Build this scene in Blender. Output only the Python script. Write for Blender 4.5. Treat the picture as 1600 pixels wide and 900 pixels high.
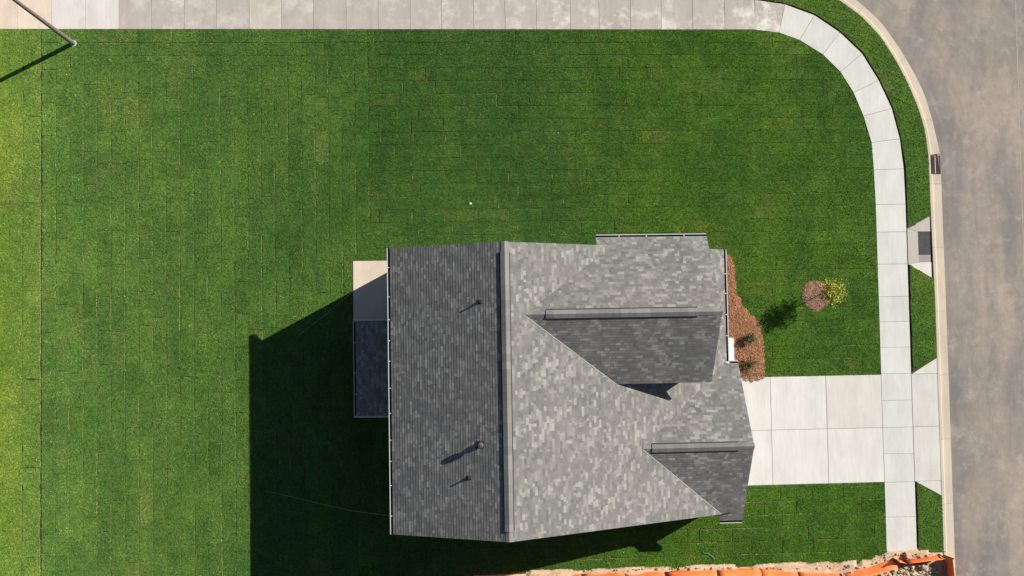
import bpy, bmesh, math, random
import numpy as np
from mathutils import Matrix, Vector
random.seed(7); RNG = np.random.default_rng(7)
for o in list(bpy.data.objects): bpy.data.objects.remove(o)
SC = bpy.context.scene
COL = SC.collection

# ------------------------------------------------------------------ camera, sky, sun, exposure
CAM_H, FPX = 50.606, 1700.0
rx, ry, rz = -0.0444, 0.0628, 0.0143
_Rx = np.array([[1,0,0],[0,math.cos(rx),-math.sin(rx)],[0,math.sin(rx),math.cos(rx)]])
_Ry = np.array([[math.cos(ry),0,math.sin(ry)],[0,1,0],[-math.sin(ry),0,math.cos(ry)]])
_Rz = np.array([[math.cos(rz),-math.sin(rz),0],[math.sin(rz),math.cos(rz),0],[0,0,1]])
RC = _Rz @ _Ry @ _Rx
cam = bpy.data.cameras.new('camera'); camo = bpy.data.objects.new('camera', cam); COL.objects.link(camo)
m4 = Matrix([list(r) for r in RC.T]).to_4x4(); m4.translation = (0, 0, CAM_H)
camo.matrix_world = m4
cam.sensor_width = 36; cam.lens = FPX/1600*36; cam.clip_end = 2000; cam.clip_start = 0.5
SC.camera = camo
SUN = Vector((1.1897, 0.628, 1.0)).normalized()
EL = math.asin(SUN.z); AZ = math.atan2(SUN.x, SUN.y)
w = bpy.data.worlds.new('World'); SC.world = w; w.use_nodes = True
nt = w.node_tree; sky = nt.nodes.new('ShaderNodeTexSky'); sky.sky_type = 'NISHITA'; sky.sun_disc = False
sky.sun_elevation = EL; sky.sun_rotation = AZ; sky.air_density = 1.0; sky.dust_density = 0.4; sky.ozone_density = 1.5
nt.links.new(sky.outputs[0], nt.nodes['Background'].inputs[0]); nt.nodes['Background'].inputs[1].default_value = 0.05
sl = bpy.data.lights.new('sun', 'SUN'); sl.energy = 5.0; sl.angle = math.radians(0.53); sl.color = (1, 0.95, 0.87)
so = bpy.data.objects.new('sun', sl); COL.objects.link(so)
so.rotation_euler = SUN.to_track_quat('Z', 'Y').to_euler(); so.location = (40, 21, 34)
SC.view_settings.view_transform = 'Standard'; SC.view_settings.look = 'None'
SC.view_settings.exposure = 0.6; SC.view_settings.gamma = 1; SC.view_settings.use_curve_mapping = False

def G(u, v, z=0.0):
    """survey: the point at height z seen at photograph position (u, v)"""
    d = RC.T @ np.array([(u-800)/FPX, -(v-450)/FPX, -1.0])
    s = (z-CAM_H)/d[2]
    return (float(d[0]*s), float(d[1]*s))
def on_plane(u, v, hf):
    z = 5.0
    for _ in range(30):
        x, y = G(u, v, z); z = hf(x, y)
    return (x, y, z)

# ------------------------------------------------------------------ materials
def mat(name):
    m = bpy.data.materials.new(name); m.use_nodes = True
    return m, m.node_tree, m.node_tree.nodes['Principled BSDF']
def N(t, typ, **kw):
    n = t.nodes.new(typ)
    for k, v in kw.items(): setattr(n, k, v)
    return n
def noise(t, vec, scale, detail=4, rough=0.55):
    n = N(t, 'ShaderNodeTexNoise'); n.inputs['Scale'].default_value = scale
    n.inputs['Detail'].default_value = detail; n.inputs['Roughness'].default_value = rough
    t.links.new(vec, n.inputs['Vector']); return n.outputs['Fac']
def mapr(t, f, a, b, c, d):
    n = N(t, 'ShaderNodeMapRange'); t.links.new(f, n.inputs[0])
    for i, v in enumerate((a, b, c, d)): n.inputs[i+1].default_value = v
    return n.outputs[0]
def mathn(t, op, a, b):
    n = N(t, 'ShaderNodeMath', operation=op)
    for i, x in enumerate((a, b)):
        if isinstance(x, (int, float)): n.inputs[i].default_value = x
        else: t.links.new(x, n.inputs[i])
    return n.outputs[0]
def mix(t, fac, a, b, typ='MIX'):
    n = N(t, 'ShaderNodeMix', data_type='RGBA', blend_type=typ)
    for s, x in ((n.inputs['Factor'], fac), (n.inputs['A'], a), (n.inputs['B'], b)):
        if isinstance(x, (int, float)): s.default_value = x
        elif isinstance(x, tuple): s.default_value = (x[0], x[1], x[2], 1)
        else: t.links.new(x, s)
    return n.outputs['Result']
def bump(t, b, h, strength, dist=0.02):
    n = N(t, 'ShaderNodeBump'); n.inputs['Strength'].default_value = strength; n.inputs['Distance'].default_value = dist
    t.links.new(h, n.inputs['Height']); t.links.new(n.outputs[0], b.inputs['Normal'])
def pos(t): return N(t, 'ShaderNodeNewGeometry').outputs['Position']
def scaled(t, v, s):
    n = N(t, 'ShaderNodeMapping'); n.inputs['Scale'].default_value = s; t.links.new(v, n.inputs['Vector']); return n.outputs[0]

def plain(name, c, rough=0.6, metal=0.0, var=0.12, scale=6.0):
    m, t, b = mat(name)
    f = noise(t, pos(t), scale, 5)
    c2 = tuple(x*(1-var*2) for x in c); c3 = tuple(min(1, x*(1+var)) for x in c)
    t.links.new(mix(t, f, c2, c3), b.inputs['Base Color'])
    b.inputs['Roughness'].default_value = rough; b.inputs['Metallic'].default_value = metal
    return m

def grass_mat():
    m, t, b = mat('grass'); p = pos(t)
    at = N(t, 'ShaderNodeAttribute', attribute_name='col'); oi = N(t, 'ShaderNodeObjectInfo')
    c = mix(t, 1.0, at.outputs['Color'], oi.outputs['Color'], 'MULTIPLY')
    f1 = noise(t, scaled(t, p, (0.35, 0.16, 1)), 1.0, 5, 0.6)
    c = mix(t, mapr(t, f1, 0.42, 0.70, 0, 1.0), c, (1.62, 1.30, 1.30), 'MULTIPLY')
    f2 = noise(t, p, 1.6, 6, 0.65)
    c = mix(t, mapr(t, f2, 0.36, 0.62, 0.9, 0), c, (0.68, 0.76, 0.85), 'MULTIPLY')
    f3 = noise(t, p, 0.55, 7, 0.7)      # dry straw patches
    c = mix(t, mapr(t, f3, 0.56, 0.76, 0, 0.45), c, (0.17, 0.15, 0.05))
    f6 = noise(t, p, 0.22, 4, 0.6)
    c = mix(t, mapr(t, f6, 0.38, 0.62, 0.7, 0), c, (0.76, 0.82, 0.82), 'MULTIPLY')
    f4 = noise(t, p, 9, 4, 0.7)
    c = mix(t, mapr(t, f4, 0.50, 0.68, 0, 0.8), c, (1.5, 1.34, 1.4), 'MULTIPLY')
    c = mix(t, mapr(t, f4, 0.30, 0.47, 0.8, 0), c, (0.62, 0.72, 0.7), 'MULTIPLY')
    f5 = noise(t, scaled(t, p, (1.5, 0.12, 1)), 1.0, 4)      # mower-wise streaks
    c = mix(t, mapr(t, f5, 0.46, 0.66, 0, 0.55), c, (1.22, 1.14, 1.15), 'MULTIPLY')
    t.links.new(c, b.inputs['Base Color']); b.inputs['Roughness'].default_value = 0.75
    b.inputs['Specular IOR Level'].default_value = 0.15
    return m
def soil_mat(name, c1, c2, c3, sc=3.0):
    m, t, b = mat(name); p = pos(t)
    c = mix(t, mapr(t, noise(t, p, sc, 8, 0.65), 0.35, 0.65, 0, 1), c1, c2)
    c = mix(t, mapr(t, noise(t, p, sc*5, 4), 0.5, 0.72, 0, 0.8), c, c3)
    t.links.new(c, b.inputs['Base Color']); b.inputs['Roughness'].default_value = 0.95
    bump(t, b, noise(t, p, 25, 6, 0.7), 0.8, 0.03); return m
def concrete_mat():
    m, t, b = mat('concrete'); p = pos(t); oi = N(t, 'ShaderNodeObjectInfo')
    off = N(t, 'ShaderNodeVectorMath', operation='ADD'); t.links.new(p, off.inputs[0])
    sc = N(t, 'ShaderNodeVectorMath', operation='SCALE'); sc.inputs[0].default_value = (1, 1, 1)
    t.links.new(mathn(t, 'MULTIPLY', oi.outputs['Random'], 57.0), sc.inputs['Scale']); t.links.new(sc.outputs[0], off.inputs[1])
    q = off.outputs[0]
    c = oi.outputs['Color']
    f = noise(t, scaled(t, q, (1, 0.35, 1)), 1.6, 6, 0.6)
    c = mix(t, mapr(t, f, 0.3, 0.7, 0, 1), mix(t, 1.0, c, (0.9, 0.885, 0.87), 'MULTIPLY'), mix(t, 1.0, c, (1.05, 1.05, 1.05), 'MULTIPLY'))
    br = noise(t, scaled(t, q, (14, 0.6, 1)), 1.0, 3)
    c = mix(t, mapr(t, br, 0.4, 0.7, 0, 0.6), c, mix(t, 1.0, c, (0.9, 0.89, 0.88), 'MULTIPLY'))
    g = noise(t, p, 40, 4)
    c = mix(t, mapr(t, g, 0.3, 0.7, 0.25, 0), c, mix(t, 1.0, c, (0.86, 0.86, 0.86), 'MULTIPLY'))
    # lime bloom on the older panels; its amount is carried in the object colour's alpha
    st = noise(t, q, 1.1, 9, 0.72)
    a = mathn(t, 'MULTIPLY', mapr(t, st, 0.50, 0.66, 0, 0.8), mathn(t, 'SUBTRACT', 1.0, oi.outputs['Alpha']))
    c = mix(t, a, c, (0.70, 0.68, 0.62))
    dk = noise(t, q, 0.7, 6, 0.65)
    a2 = mathn(t, 'MULTIPLY', mapr(t, dk, 0.56, 0.74, 0, 0.5), mathn(t, 'SUBTRACT', 1.28, oi.outputs['Alpha']))
    c = mix(t, a2, c, (0.22, 0.19, 0.155))
    t.links.new(c, b.inputs['Base Color']); b.inputs['Roughness'].default_value = 0.85
    b.inputs['Specular IOR Level'].default_value = 0.2
    bump(t, b, g, 0.15, 0.004); return m
def asphalt_mat():
    m, t, b = mat('asphalt'); p = pos(t)
    c = mix(t, mapr(t, noise(t, scaled(t, p, (0.32, 0.14, 1)), 1.0, 6, 0.6), 0.36, 0.64, 0, 1), (0.175, 0.160, 0.148), (0.37, 0.305, 0.238))
    f = noise(t, scaled(t, p, (0.9, 0.22, 1)), 1.0, 8, 0.65)
    c = mix(t, mapr(t, f, 0.45, 0.68, 0, 0.6), c, (0.135, 0.13, 0.135))
    f = noise(t, p, 0.5, 10, 0.78)
    c = mix(t, mapr(t, f, 0.5, 0.72, 0, 0.7), c, (0.34, 0.29, 0.24))
    bx0, by0 = G(1190, 262)
    sp = N(t, 'ShaderNodeSeparateXYZ'); t.links.new(p, sp.inputs[0])
    dx_ = mathn(t, 'SUBTRACT', sp.outputs['X'], bx0); dy_ = mathn(t, 'MAXIMUM', mathn(t, 'SUBTRACT', sp.outputs['Y'], by0), 0.0)
    rad = mathn(t, 'SQRT', mathn(t, 'ADD', mathn(t, 'MULTIPLY', dx_, dx_), mathn(t, 'MULTIPLY', dy_, dy_)), 0)
    cb = N(t, 'ShaderNodeCombineXYZ'); t.links.new(rad, cb.inputs[0]); t.links.new(mathn(t, 'MULTIPLY', sp.outputs['Y'], 0.10), cb.inputs[1])
    f = noise(t, cb.outputs[0], 1.7, 6, 0.62)
    c = mix(t, mapr(t, f, 0.54, 0.70, 0, 0.42), c, (0.14, 0.128, 0.12))
    c = mix(t, mapr(t, f, 0.30, 0.44, 0.45, 0), c, (0.39, 0.325, 0.255))
    f = noise(t, p, 0.9, 11, 0.8)
    c = mix(t, mapr(t, f, 0.52, 0.66, 0, 0.55), c, (0.44, 0.385, 0.32))
    g = noise(t, p, 28, 4, 0.85)
    c = mix(t, mapr(t, g, 0.3, 0.7, 0, 0.7), c, mix(t, 1.0, c, (0.62, 0.62, 0.62), 'MULTIPLY'))
    f = noise(t, p, 2.2, 8, 0.75)
    c = mix(t, mapr(t, f, 0.38, 0.62, 0.35, 0), c, (0.12, 0.112, 0.108))
    f = noise(t, p, 3.2, 5, 0.85)
    c = mix(t, mapr(t, f, 0.70, 0.76, 0, 0.45), c, (0.5, 0.46, 0.40))
    t.links.new(c, b.inputs['Base Color']); b.inputs['Roughness'].default_value = 0.9
    bump(t, b, g, 0.5, 0.01); return m
def shingle_mat():
    m, t, b = mat('shingle'); p = pos(t)
    at = N(t, 'ShaderNodeAttribute', attribute_name='tint')
    r = N(t, 'ShaderNodeValToRGB'); t.links.new(at.outputs['Fac'], r.inputs[0])
    e = r.color_ramp.elements
    e[0].position = 0; e[0].color = (0.126, 0.124, 0.120, 1); e[1].position = 1; e[1].color = (0.285, 0.278, 0.254, 1)
    x = r.color_ramp.elements.new(0.45); x.color = (0.168, 0.164, 0.155, 1)
    g = noise(t, p, 32, 5, 0.85)
    c = mix(t, mapr(t, g, 0.3, 0.7, 0, 0.65), r.outputs[0], mix(t, 1.0, r.outputs[0], (0.66, 0.66, 0.67), 'MULTIPLY'))
    c = mix(t, mapr(t, noise(t, p, 0.8, 6, 0.7), 0.42, 0.7, 0, 0.5), c, mix(t, 1.0, c, (1.22, 1.2, 1.17), 'MULTIPLY'))
    c = mix(t, mapr(t, noise(t, p, 0.45, 5), 0.4, 0.7, 0, 0.22), c, (0.24, 0.205, 0.18))
    t.links.new(c, b.inputs['Base Color']); b.inputs['Roughness'].default_value = 0.92
    b.inputs['Specular IOR Level'].default_value = 0.2
    bump(t, b, g, 0.4, 0.006); return m
def attr_mat(name, ramp, rough=0.85, trans=0.0):
    m, t, b = mat(name); at = N(t, 'ShaderNodeAttribute', attribute_name='tint')
    r = N(t, 'ShaderNodeValToRGB'); t.links.new(at.outputs['Fac'], r.inputs[0])
    e = r.color_ramp.elements; e[0].position = 0; e[0].color = (*ramp[0], 1); e[1].position = 1; e[1].color = (*ramp[-1], 1)
    for i in range(1, len(ramp)-1):
        x = e.new(i/(len(ramp)-1)); x.color = (*ramp[i], 1)
    t.links.new(r.outputs[0], b.inputs['Base Color']); b.inputs['Roughness'].default_value = rough
    b.inputs['Specular IOR Level'].default_value = 0.25
    return m
def fence_mat():
    m, t, b = mat('orange_fabric'); p = pos(t)
    c = mix(t, mapr(t, noise(t, p, 1.5, 5), 0.35, 0.65, 0, 1), (0.80, 0.15, 0.03), (0.92, 0.23, 0.06))
    uv = N(t, 'ShaderNodeTexCoord').outputs['UV']
    txt = noise(t, scaled(t, uv, (9, 34, 1)), 1.0, 3, 0.8)
    sep = N(t, 'ShaderNodeSeparateXYZ'); t.links.new(uv, sep.inputs[0])
    band = mapr(t, mathn(t, 'ABSOLUTE', mathn(t, 'SUBTRACT', sep.outputs['Y'], 0.5), 0), 0.12, 0.2, 1, 0)
    gate = mapr(t, noise(t, scaled(t, uv, (0.55, 0.2, 1)), 1.0, 1), 0.46, 0.54, 0, 1)
    c = mix(t, mathn(t, 'MULTIPLY', mathn(t, 'MULTIPLY', band, gate), mapr(t, txt, 0.55, 0.62, 0, 0.7)), c, (0.12, 0.03, 0.015))
    t.links.new(c, b.inputs['Base Color']); b.inputs['Roughness'].default_value = 0.7
    return m
M = dict(grass=grass_mat(), concrete=concrete_mat(), asphalt=asphalt_mat(), shingle=shingle_mat(), fence=fence_mat(),
    sod_side=soil_mat('sod_side', (0.15, 0.155, 0.05), (0.33, 0.30, 0.12), (0.075, 0.09, 0.028), 4),
    soil=soil_mat('soil', (0.030, 0.030, 0.012), (0.075, 0.065, 0.03), (0.015, 0.018, 0.008), 4),
    dirt=soil_mat('dirt', (0.42, 0.29, 0.18), (0.58, 0.44, 0.30), (0.26, 0.17, 0.10), 2.2),
    clod=soil_mat('clod', (0.33, 0.22, 0.13), (0.58, 0.46, 0.33), (0.20, 0.14, 0.09), 5),
    mulch=soil_mat('mulch', (0.20, 0.085, 0.045), (0.33, 0.16, 0.085), (0.08, 0.035, 0.02), 9),
    chip=attr_mat('chip', [(0.12, 0.05, 0.025), (0.31, 0.125, 0.058), (0.42, 0.19, 0.09), (0.54, 0.31, 0.17)]),
    chip2=attr_mat('chip_grey', [(0.08, 0.04, 0.026), (0.26, 0.135, 0.085), (0.36, 0.205, 0.135), (0.48, 0.34, 0.25)]),
    leaf=attr_mat('leaf', [(0.045, 0.085, 0.008), (0.20, 0.24, 0.015), (0.36, 0.36, 0.03), (0.52, 0.52, 0.09)], 0.5),
    shrub=attr_mat('shrub', [(0.035, 0.05, 0.015), (0.10, 0.12, 0.04), (0.24, 0.22, 0.10), (0.36, 0.31, 0.18)], 0.6),
    bark=plain('bark', (0.12, 0.085, 0.06), 0.9), white=plain('white_metal', (0.42, 0.42, 0.415), 0.45, 0, 0.04),
    trim=plain('white_trim', (0.74, 0.73, 0.71), 0.55, 0, 0.05), siding=plain('siding', (0.52, 0.53, 0.53), 0.6, 0, 0.05),
    deck=plain('roof_deck', (0.10, 0.098, 0.095), 0.95), vent=plain('black_plastic', (0.012, 0.012, 0.013), 0.7),
    steel=plain('flue_steel', (0.085, 0.075, 0.07), 0.5, 0.2), dark=plain('dark_rubber', (0.03, 0.03, 0.033), 0.7),
    iron=plain('iron', (0.055, 0.030, 0.022), 0.7, 0.2), pit=plain('pit', (0.012, 0.012, 0.013), 0.95),
    pole=plain('pole', (0.20, 0.165, 0.135), 0.75, 0, 0.25, 3), polebase=plain('pole_base', (0.46, 0.44, 0.40), 0.85),
    mat_dark=plain('tactile', (0.05, 0.053, 0.062), 0.75, 0, 0.3, 8), wood=plain('stake_wood', (0.06, 0.03, 0.02), 0.9),
    glass=plain('glass', (0.03, 0.04, 0.05), 0.08, 0, 0.05), door=plain('door', (0.10, 0.11, 0.13), 0.5),
    string=plain('string', (0.42, 0.43, 0.40), 0.8), paper=plain('paper', (0.85, 0.85, 0.83), 0.8, 0, 0.03),
    inner_shade=plain('gutter_shade', (0.04, 0.038, 0.036), 0.9), teal=plain('hose', (0.07, 0.20, 0.19), 0.5), tar=plain('tar', (0.045, 0.042, 0.04), 0.9),  # the near-black gutter lining is painted shade inside the channel
    base_conc=plain('joint_bed', (0.10, 0.095, 0.085), 0.95))

# ------------------------------------------------------------------ mesh helpers
def tag(o, label=None, cat=None, group=None, kind=None):
    if label: o['label'] = label
    if cat: o['category'] = cat
    if group: o['group'] = group
    if kind: o['kind'] = kind
    return o
def link(name, me, parent=None):
    o = bpy.data.objects.new(name, me); COL.objects.link(o)
    if parent: o.parent = parent
    return o
def empty(name, loc=(0, 0, 0), rotz=0):
    o = bpy.data.objects.new(name, None); COL.objects.link(o); o.location = loc; o.rotation_euler[2] = rotz
    o.empty_display_size = 0.2; return o
class MB:
    def __init__(s): s.v = []; s.f = []; s.t = []; s.mi = []
    def face(s, pts, tint=0.5, mi=0):
        n = len(s.v); s.v += [tuple(p) for p in pts]; s.f.append(tuple(range(n, n+len(pts)))); s.t.append(tint); s.mi.append(mi)
    def box(s, x0, x1, y0, y1, z0, z1, tint=0.5, mi=0):
        n = len(s.v); s.v += [(x, y, z) for z in (z0, z1) for y in (y0, y1) for x in (x0, x1)]
        for q in ((0,2,3,1),(4,5,7,6),(0,1,5,4),(2,6,7,3),(0,4,6,2),(1,3,7,5)):
            s.f.append(tuple(n+i for i in q)); s.t.append(tint); s.mi.append(mi)
    def prism(s, poly, zb, zt, tint=0.5, mi=0, mi_side=None, bottom=True):
        """poly: plan outline; zb, zt: number or function of (x, y)"""
        a = 0
        for i in range(len(poly)):
            x0, y0 = poly[i]; x1, y1 = poly[(i+1) % len(poly)]; a += x0*y1-x1*y0
        if a < 0: poly = poly[::-1]
        fb = zb if callable(zb) else (lambda x, y: zb); ft = zt if callable(zt) else (lambda x, y: zt)
        n = len(s.v); k = len(poly)
        s.v += [(x, y, fb(x, y)) for x, y in poly] + [(x, y, ft(x, y)) for x, y in poly]
        s.f.append(tuple(range(n+k, n+2*k))); s.t.append(tint); s.mi.append(mi)
        if bottom: s.f.append(tuple(range(n+k-1, n-1, -1))); s.t.append(tint); s.mi.append(mi)
        ms = mi if mi_side is None else mi_side
        for i in range(k):
            j = (i+1) % k; s.f.append((n+i, n+j, n+k+j, n+k+i)); s.t.append(tint); s.mi.append(ms)
    def tube(s, pts, rad, seg=8, tint=0.5, mi=0, cap=True):
        pts = [Vector(p) for p in pts]; rings = []
        rr = rad if isinstance(rad, (list, tuple)) else [rad]*len(pts)
        for i, p in enumerate(pts):
            d = (pts[min(i+1, len(pts)-1)]-pts[max(i-1, 0)]).normalized()
            a = d.cross(Vector((0, 0, 1)) if abs(d.z) < 0.9 else Vector((1, 0, 0))).normalized(); b = d.cross(a)
            n = len(s.v); rings.append(n)
            s.v += [tuple(p+(a*math.cos(2*math.pi*k/seg)+b*math.sin(2*math.pi*k/seg))*rr[i]) for k in range(seg)]
        for i in range(len(rings)-1):
            for k in range(seg):
                k2 = (k+1) % seg
                s.f.append((rings[i]+k, rings[i]+k2, rings[i+1]+k2, rings[i+1]+k)); s.t.append(tint); s.mi.append(mi)
        if cap:
            s.f.append(tuple(rings[0]+k for k in range(seg))); s.f.append(tuple(rings[-1]+k for k in reversed(range(seg))))
            s.t += [tint, tint]; s.mi += [mi, mi]
    def mesh(s, name, mats):
        me = bpy.data.meshes.new(name); me.from_pydata(s.v, [], s.f)
        for m in (mats if isinstance(mats, (list, tuple)) else [mats]): me.materials.append(m)
        if len(set(s.mi)) > 1: me.polygons.foreach_set('material_index', s.mi)
        a = me.attributes.new('tint', 'FLOAT', 'FACE'); a.data.foreach_set('value', s.t)
        me.update(); me.shade_flat(); return me
    def build(s, name, mats, parent=None, smooth=False, bevel=0):
        me = s.mesh(name, mats); o = link(name, me, parent)
        if bevel:
            bm = bmesh.new(); bm.from_mesh(me)
            bmesh.ops.remove_doubles(bm, verts=bm.verts, dist=1e-5)
            bmesh.ops.bevel(bm, geom=list(bm.edges), offset=bevel, segments=1, affect='EDGES'); bm.to_mesh(me); bm.free()
        if smooth: me.polygons.foreach_set('use_smooth', [True]*len(me.polygons))
        return o

def clip_half(poly, nx, ny, c):      # keep points with nx*x+ny*y <= c
    out = []
    for i in range(len(poly)):
        a = poly[i]; b = poly[(i+1) % len(poly)]
        da = nx*a[0]+ny*a[1]-c; db = nx*b[0]+ny*b[1]-c
        if da <= 0: out.append(a)
        if (da < 0 < db) or (db < 0 < da):
            t = da/(da-db); out.append((a[0]+(b[0]-a[0])*t, a[1]+(b[1]-a[1])*t))
    return out
def area(poly):
    return sum(poly[i][0]*poly[(i+1) % len(poly)][1]-poly[(i+1) % len(poly)][0]*poly[i][1] for i in range(len(poly)))/2
def clip_convex(poly, conv):
    if area(conv) < 0: conv = conv[::-1]
    for i in range(len(conv)):
        a = conv[i]; b = conv[(i+1) % len(conv)]
        nx, ny = b[1]-a[1], a[0]-b[0]
        poly = clip_half(poly, nx, ny, nx*a[0]+ny*a[1])
        if len(poly) < 3: return []
    return poly
def inside(poly, P):
    x, y = P[:, 0], P[:, 1]; r = np.zeros(len(P), bool); n = len(poly)
    for i in range(n):
        x0, y0 = poly[i]; x1, y1 = poly[(i+1) % n]
        if y0 == y1: continue
        r ^= ((y0 > y) != (y1 > y)) & (x < (x1-x0)*(y-y0)/(y1-y0)+x0)
    return r

# ------------------------------------------------------------------ lawns and sod
def blades(P, z, h=(0.025, 0.065), wd=0.014, rng=RNG):
    n = len(P); az = rng.uniform(0, 2*np.pi, n); lean = rng.uniform(0.3, 1.25, n); hh = rng.uniform(*h, n)
    d = np.stack([np.cos(az), np.sin(az)], 1); s = np.stack([-d[:, 1], d[:, 0]], 1)*(wd*rng.uniform(0.7, 1.4, n))[:, None]
    tip = P + d*(np.sin(lean)*hh*1.5)[:, None]
    V = np.zeros((n, 3, 3)); V[:, 0, :2] = P-s; V[:, 1, :2] = P+s; V[:, 2, :2] = tip
    V[:, 0, 2] = z; V[:, 1, 2] = z; V[:, 2, 2] = z+np.cos(lean)*hh
    return V.reshape(-1, 3)
class Turf:
    """grass-topped pieces gathered into one mesh"""
    def __init__(s): s.V = []; s.L = []; s.T = []; s.C = []; s.MI = []; s.n = 0
    def piece(s, poly, top=0.03, bot=0.0, dens=520, col=(1, 1, 1), wob=0.012, rng=RNG):
        if area(poly) < 0: poly = poly[::-1]
        pts = []; ins = []
        for i in range(len(poly)):
            e_in = rng.choice((0.0, 0.003, 0.008, 0.014, 0.022))
            a = np.array(poly[i]); b = np.array(poly[(i+1) % len(poly)]); L = np.linalg.norm(b-a); k = max(1, int(L/0.3))
            nrm = np.array([b[1]-a[1], a[0]-b[0]])/(L+1e-9)
            for j in range(k):
                pts.append(a+(b-a)*j/k-nrm*abs(rng.normal(0, wob))*(1 if j else 0.6)); ins.append(-nrm*e_in*rng.uniform(0.3, 1.4))
        pts = np.array(pts); k = len(pts); tops_ = pts+np.array(ins)
        V = np.concatenate([np.c_[pts, np.full(k, bot)], np.c_[tops_, np.full(k, top)]]); n = s.n
        s.V.append(V); s.L.append(np.arange(n+k, n+2*k)); s.T.append(np.array([k])); s.C.append(np.array([col])); s.MI.append(np.array([0]))
        i = np.arange(k); j = (i+1) % k
        s.L.append((n+np.stack([i, j, k+j, k+i], 1)).ravel()); s.T.append(np.full(k, 4)); s.C.append(np.tile(col, (k, 1))); s.MI.append(np.ones(k, int))
        s.n += 2*k
        A = abs(area(poly)); lo, hi = pts.min(0), pts.max(0)
        cnt = int(dens*(hi[0]-lo[0])*(hi[1]-lo[1]))
        P = rng.uniform(lo, hi, (cnt, 2)); P = P[inside([tuple(q) for q in pts], P)]
        if len(P):
            B = blades(P, top-0.003, rng=rng); s.V.append(B); s.L.append(np.arange(s.n, s.n+len(B))); s.T.append(np.full(len(P), 3))
            c = np.array(col)*np.exp(rng.normal(0, 0.30, len(P)))[:, None]*np.where(rng.random(len(P)) < 0.04, 1.8, 1.0)[:, None]
            s.C.append(c); s.MI.append(np.zeros(len(P), int)); s.n += len(B)
    def mesh(s, name):
        V = np.concatenate(s.V); L = np.concatenate(s.L); T = np.concatenate(s.T); C = np.concatenate(s.C); MI = np.concatenate(s.MI)
        me = bpy.data.meshes.new(name)
        me.vertices.add(len(V)); me.vertices.foreach_set('co', V.astype(np.float32).ravel())
        me.loops.add(len(L)); me.loops.foreach_set('vertex_index', L.astype(np.int32))
        me.polygons.add(len(T)); me.polygons.foreach_set('loop_start', np.r_[0, np.cumsum(T)[:-1]].astype(np.int32))
        me.materials.append(M['grass']); me.materials.append(M['sod_side'])
        me.polygons.foreach_set('material_index', MI.astype(np.int32))
        a = me.attributes.new('col', 'FLOAT_COLOR', 'FACE'); a.data.foreach_set('color', np.c_[C, np.ones(len(C))].astype(np.float32).ravel())
        me.update(calc_edges=True); me.shade_flat(); return me

# the walks as surveyed polylines (inner and outer edges)
TOPY = G(600, 46.3)[1]
inner_px = [(1178,47),(1217,51.5),(1249,63),(1285,85.5),(1312.5,112.5),(1333,145),(1348.5,181.5),(1361,223)]
outer_px = [(1179,0),(1226,7),(1272,24),(1312,51),(1346.5,84),(1372.5,126),(1393,170),(1405.5,217)]
inner_c = [G(*q) for q in inner_px]; outer_c = [G(*q) for q in outer_px]
XI = G(1376, 585)[0]; XO = G(1423, 580)[0]           # straight walk edges
XCB = G(1464, 590)[0]                                  # back of kerb on the straight
DN = G(1290, 587)[1]; DS = G(1290, 755.5)[1]; DM = G(1290, 670)[1]
back_px = [(1309,0),(1344,25),(1375,58),(1400,97),(1419,134),(1434,170),(1444,203),(1449.5,244)]
edge_px = [(1340,0),(1378,34),(1408,77),(1431,116),(1448,153),(1459.5,194),(1470,240)]
SEAM = G(65, 400)[0]; COLX = G(568, 300)[0]; SMOOTHX = G(1008, 200)[0]
YBOT = G(800, 955)[1]
# the bed of soil under everything
b = MB(); b.box(-400, 400, -400, 400, -1.0, -0.30); tag(b.build('ground', M['soil']), kind='structure')
b = MB()
fieldpoly = [(-60, TOPY+6), (-60, -40), (XCB+0.1, -40)] + [G(1464, 560)] + [G(1452, 300)] + [G(*q) for q in back_px[::-1]] + [(G(1290, -14)[0], G(1290, -14)[1]), (8, TOPY+6)]
b.prism(fieldpoly, -0.29, 0.0); lawn = tag(b.build('lawn', M['soil']), kind='structure')

# house footprint (walls) in plan, for trimming turf
HX0, HX1, HY0, HY1 = -1.9, 10.8, -7.68, 3.42
lawn_conv = [(SEAM, TOPY)] + [(p[0]-0.004, p[1]-0.004) for p in inner_c] + [(XI, G(1363, 262)[1]), (XI, DN+0.03), (XI, -60), (SEAM, -60)]
house_rects = [(HX0, HX1, HY0, HY1), (10.8, 12.75, -8.07, -1.6)]
def mulch_outline():
    px = [(1133.5,391.5),(1139,396.5),(1144,402.7),(1148,410),(1149.5,420),(1150.7,433),(1151.5,454.7),(1157,472),(1166.7,484),(1180,494.7),(1189,508),(1193,524),(1195,553),(1196.5,587)]
    pts = [G(*q) for q in px]
    return pts + [(pts[-1][0], DN+0.03), (G(1140, 588)[0]-0.3, DN+0.0), (12.1, DN+0.05), (12.1, pts[0][1])]
MUL = mulch_outline()
PAT = (G(551.5, 408)[0], G(560, 408)[1], G(552, 651)[1])   # patio west edge, north edge, south edge
sods = []   # (poly, region, size)
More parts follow.
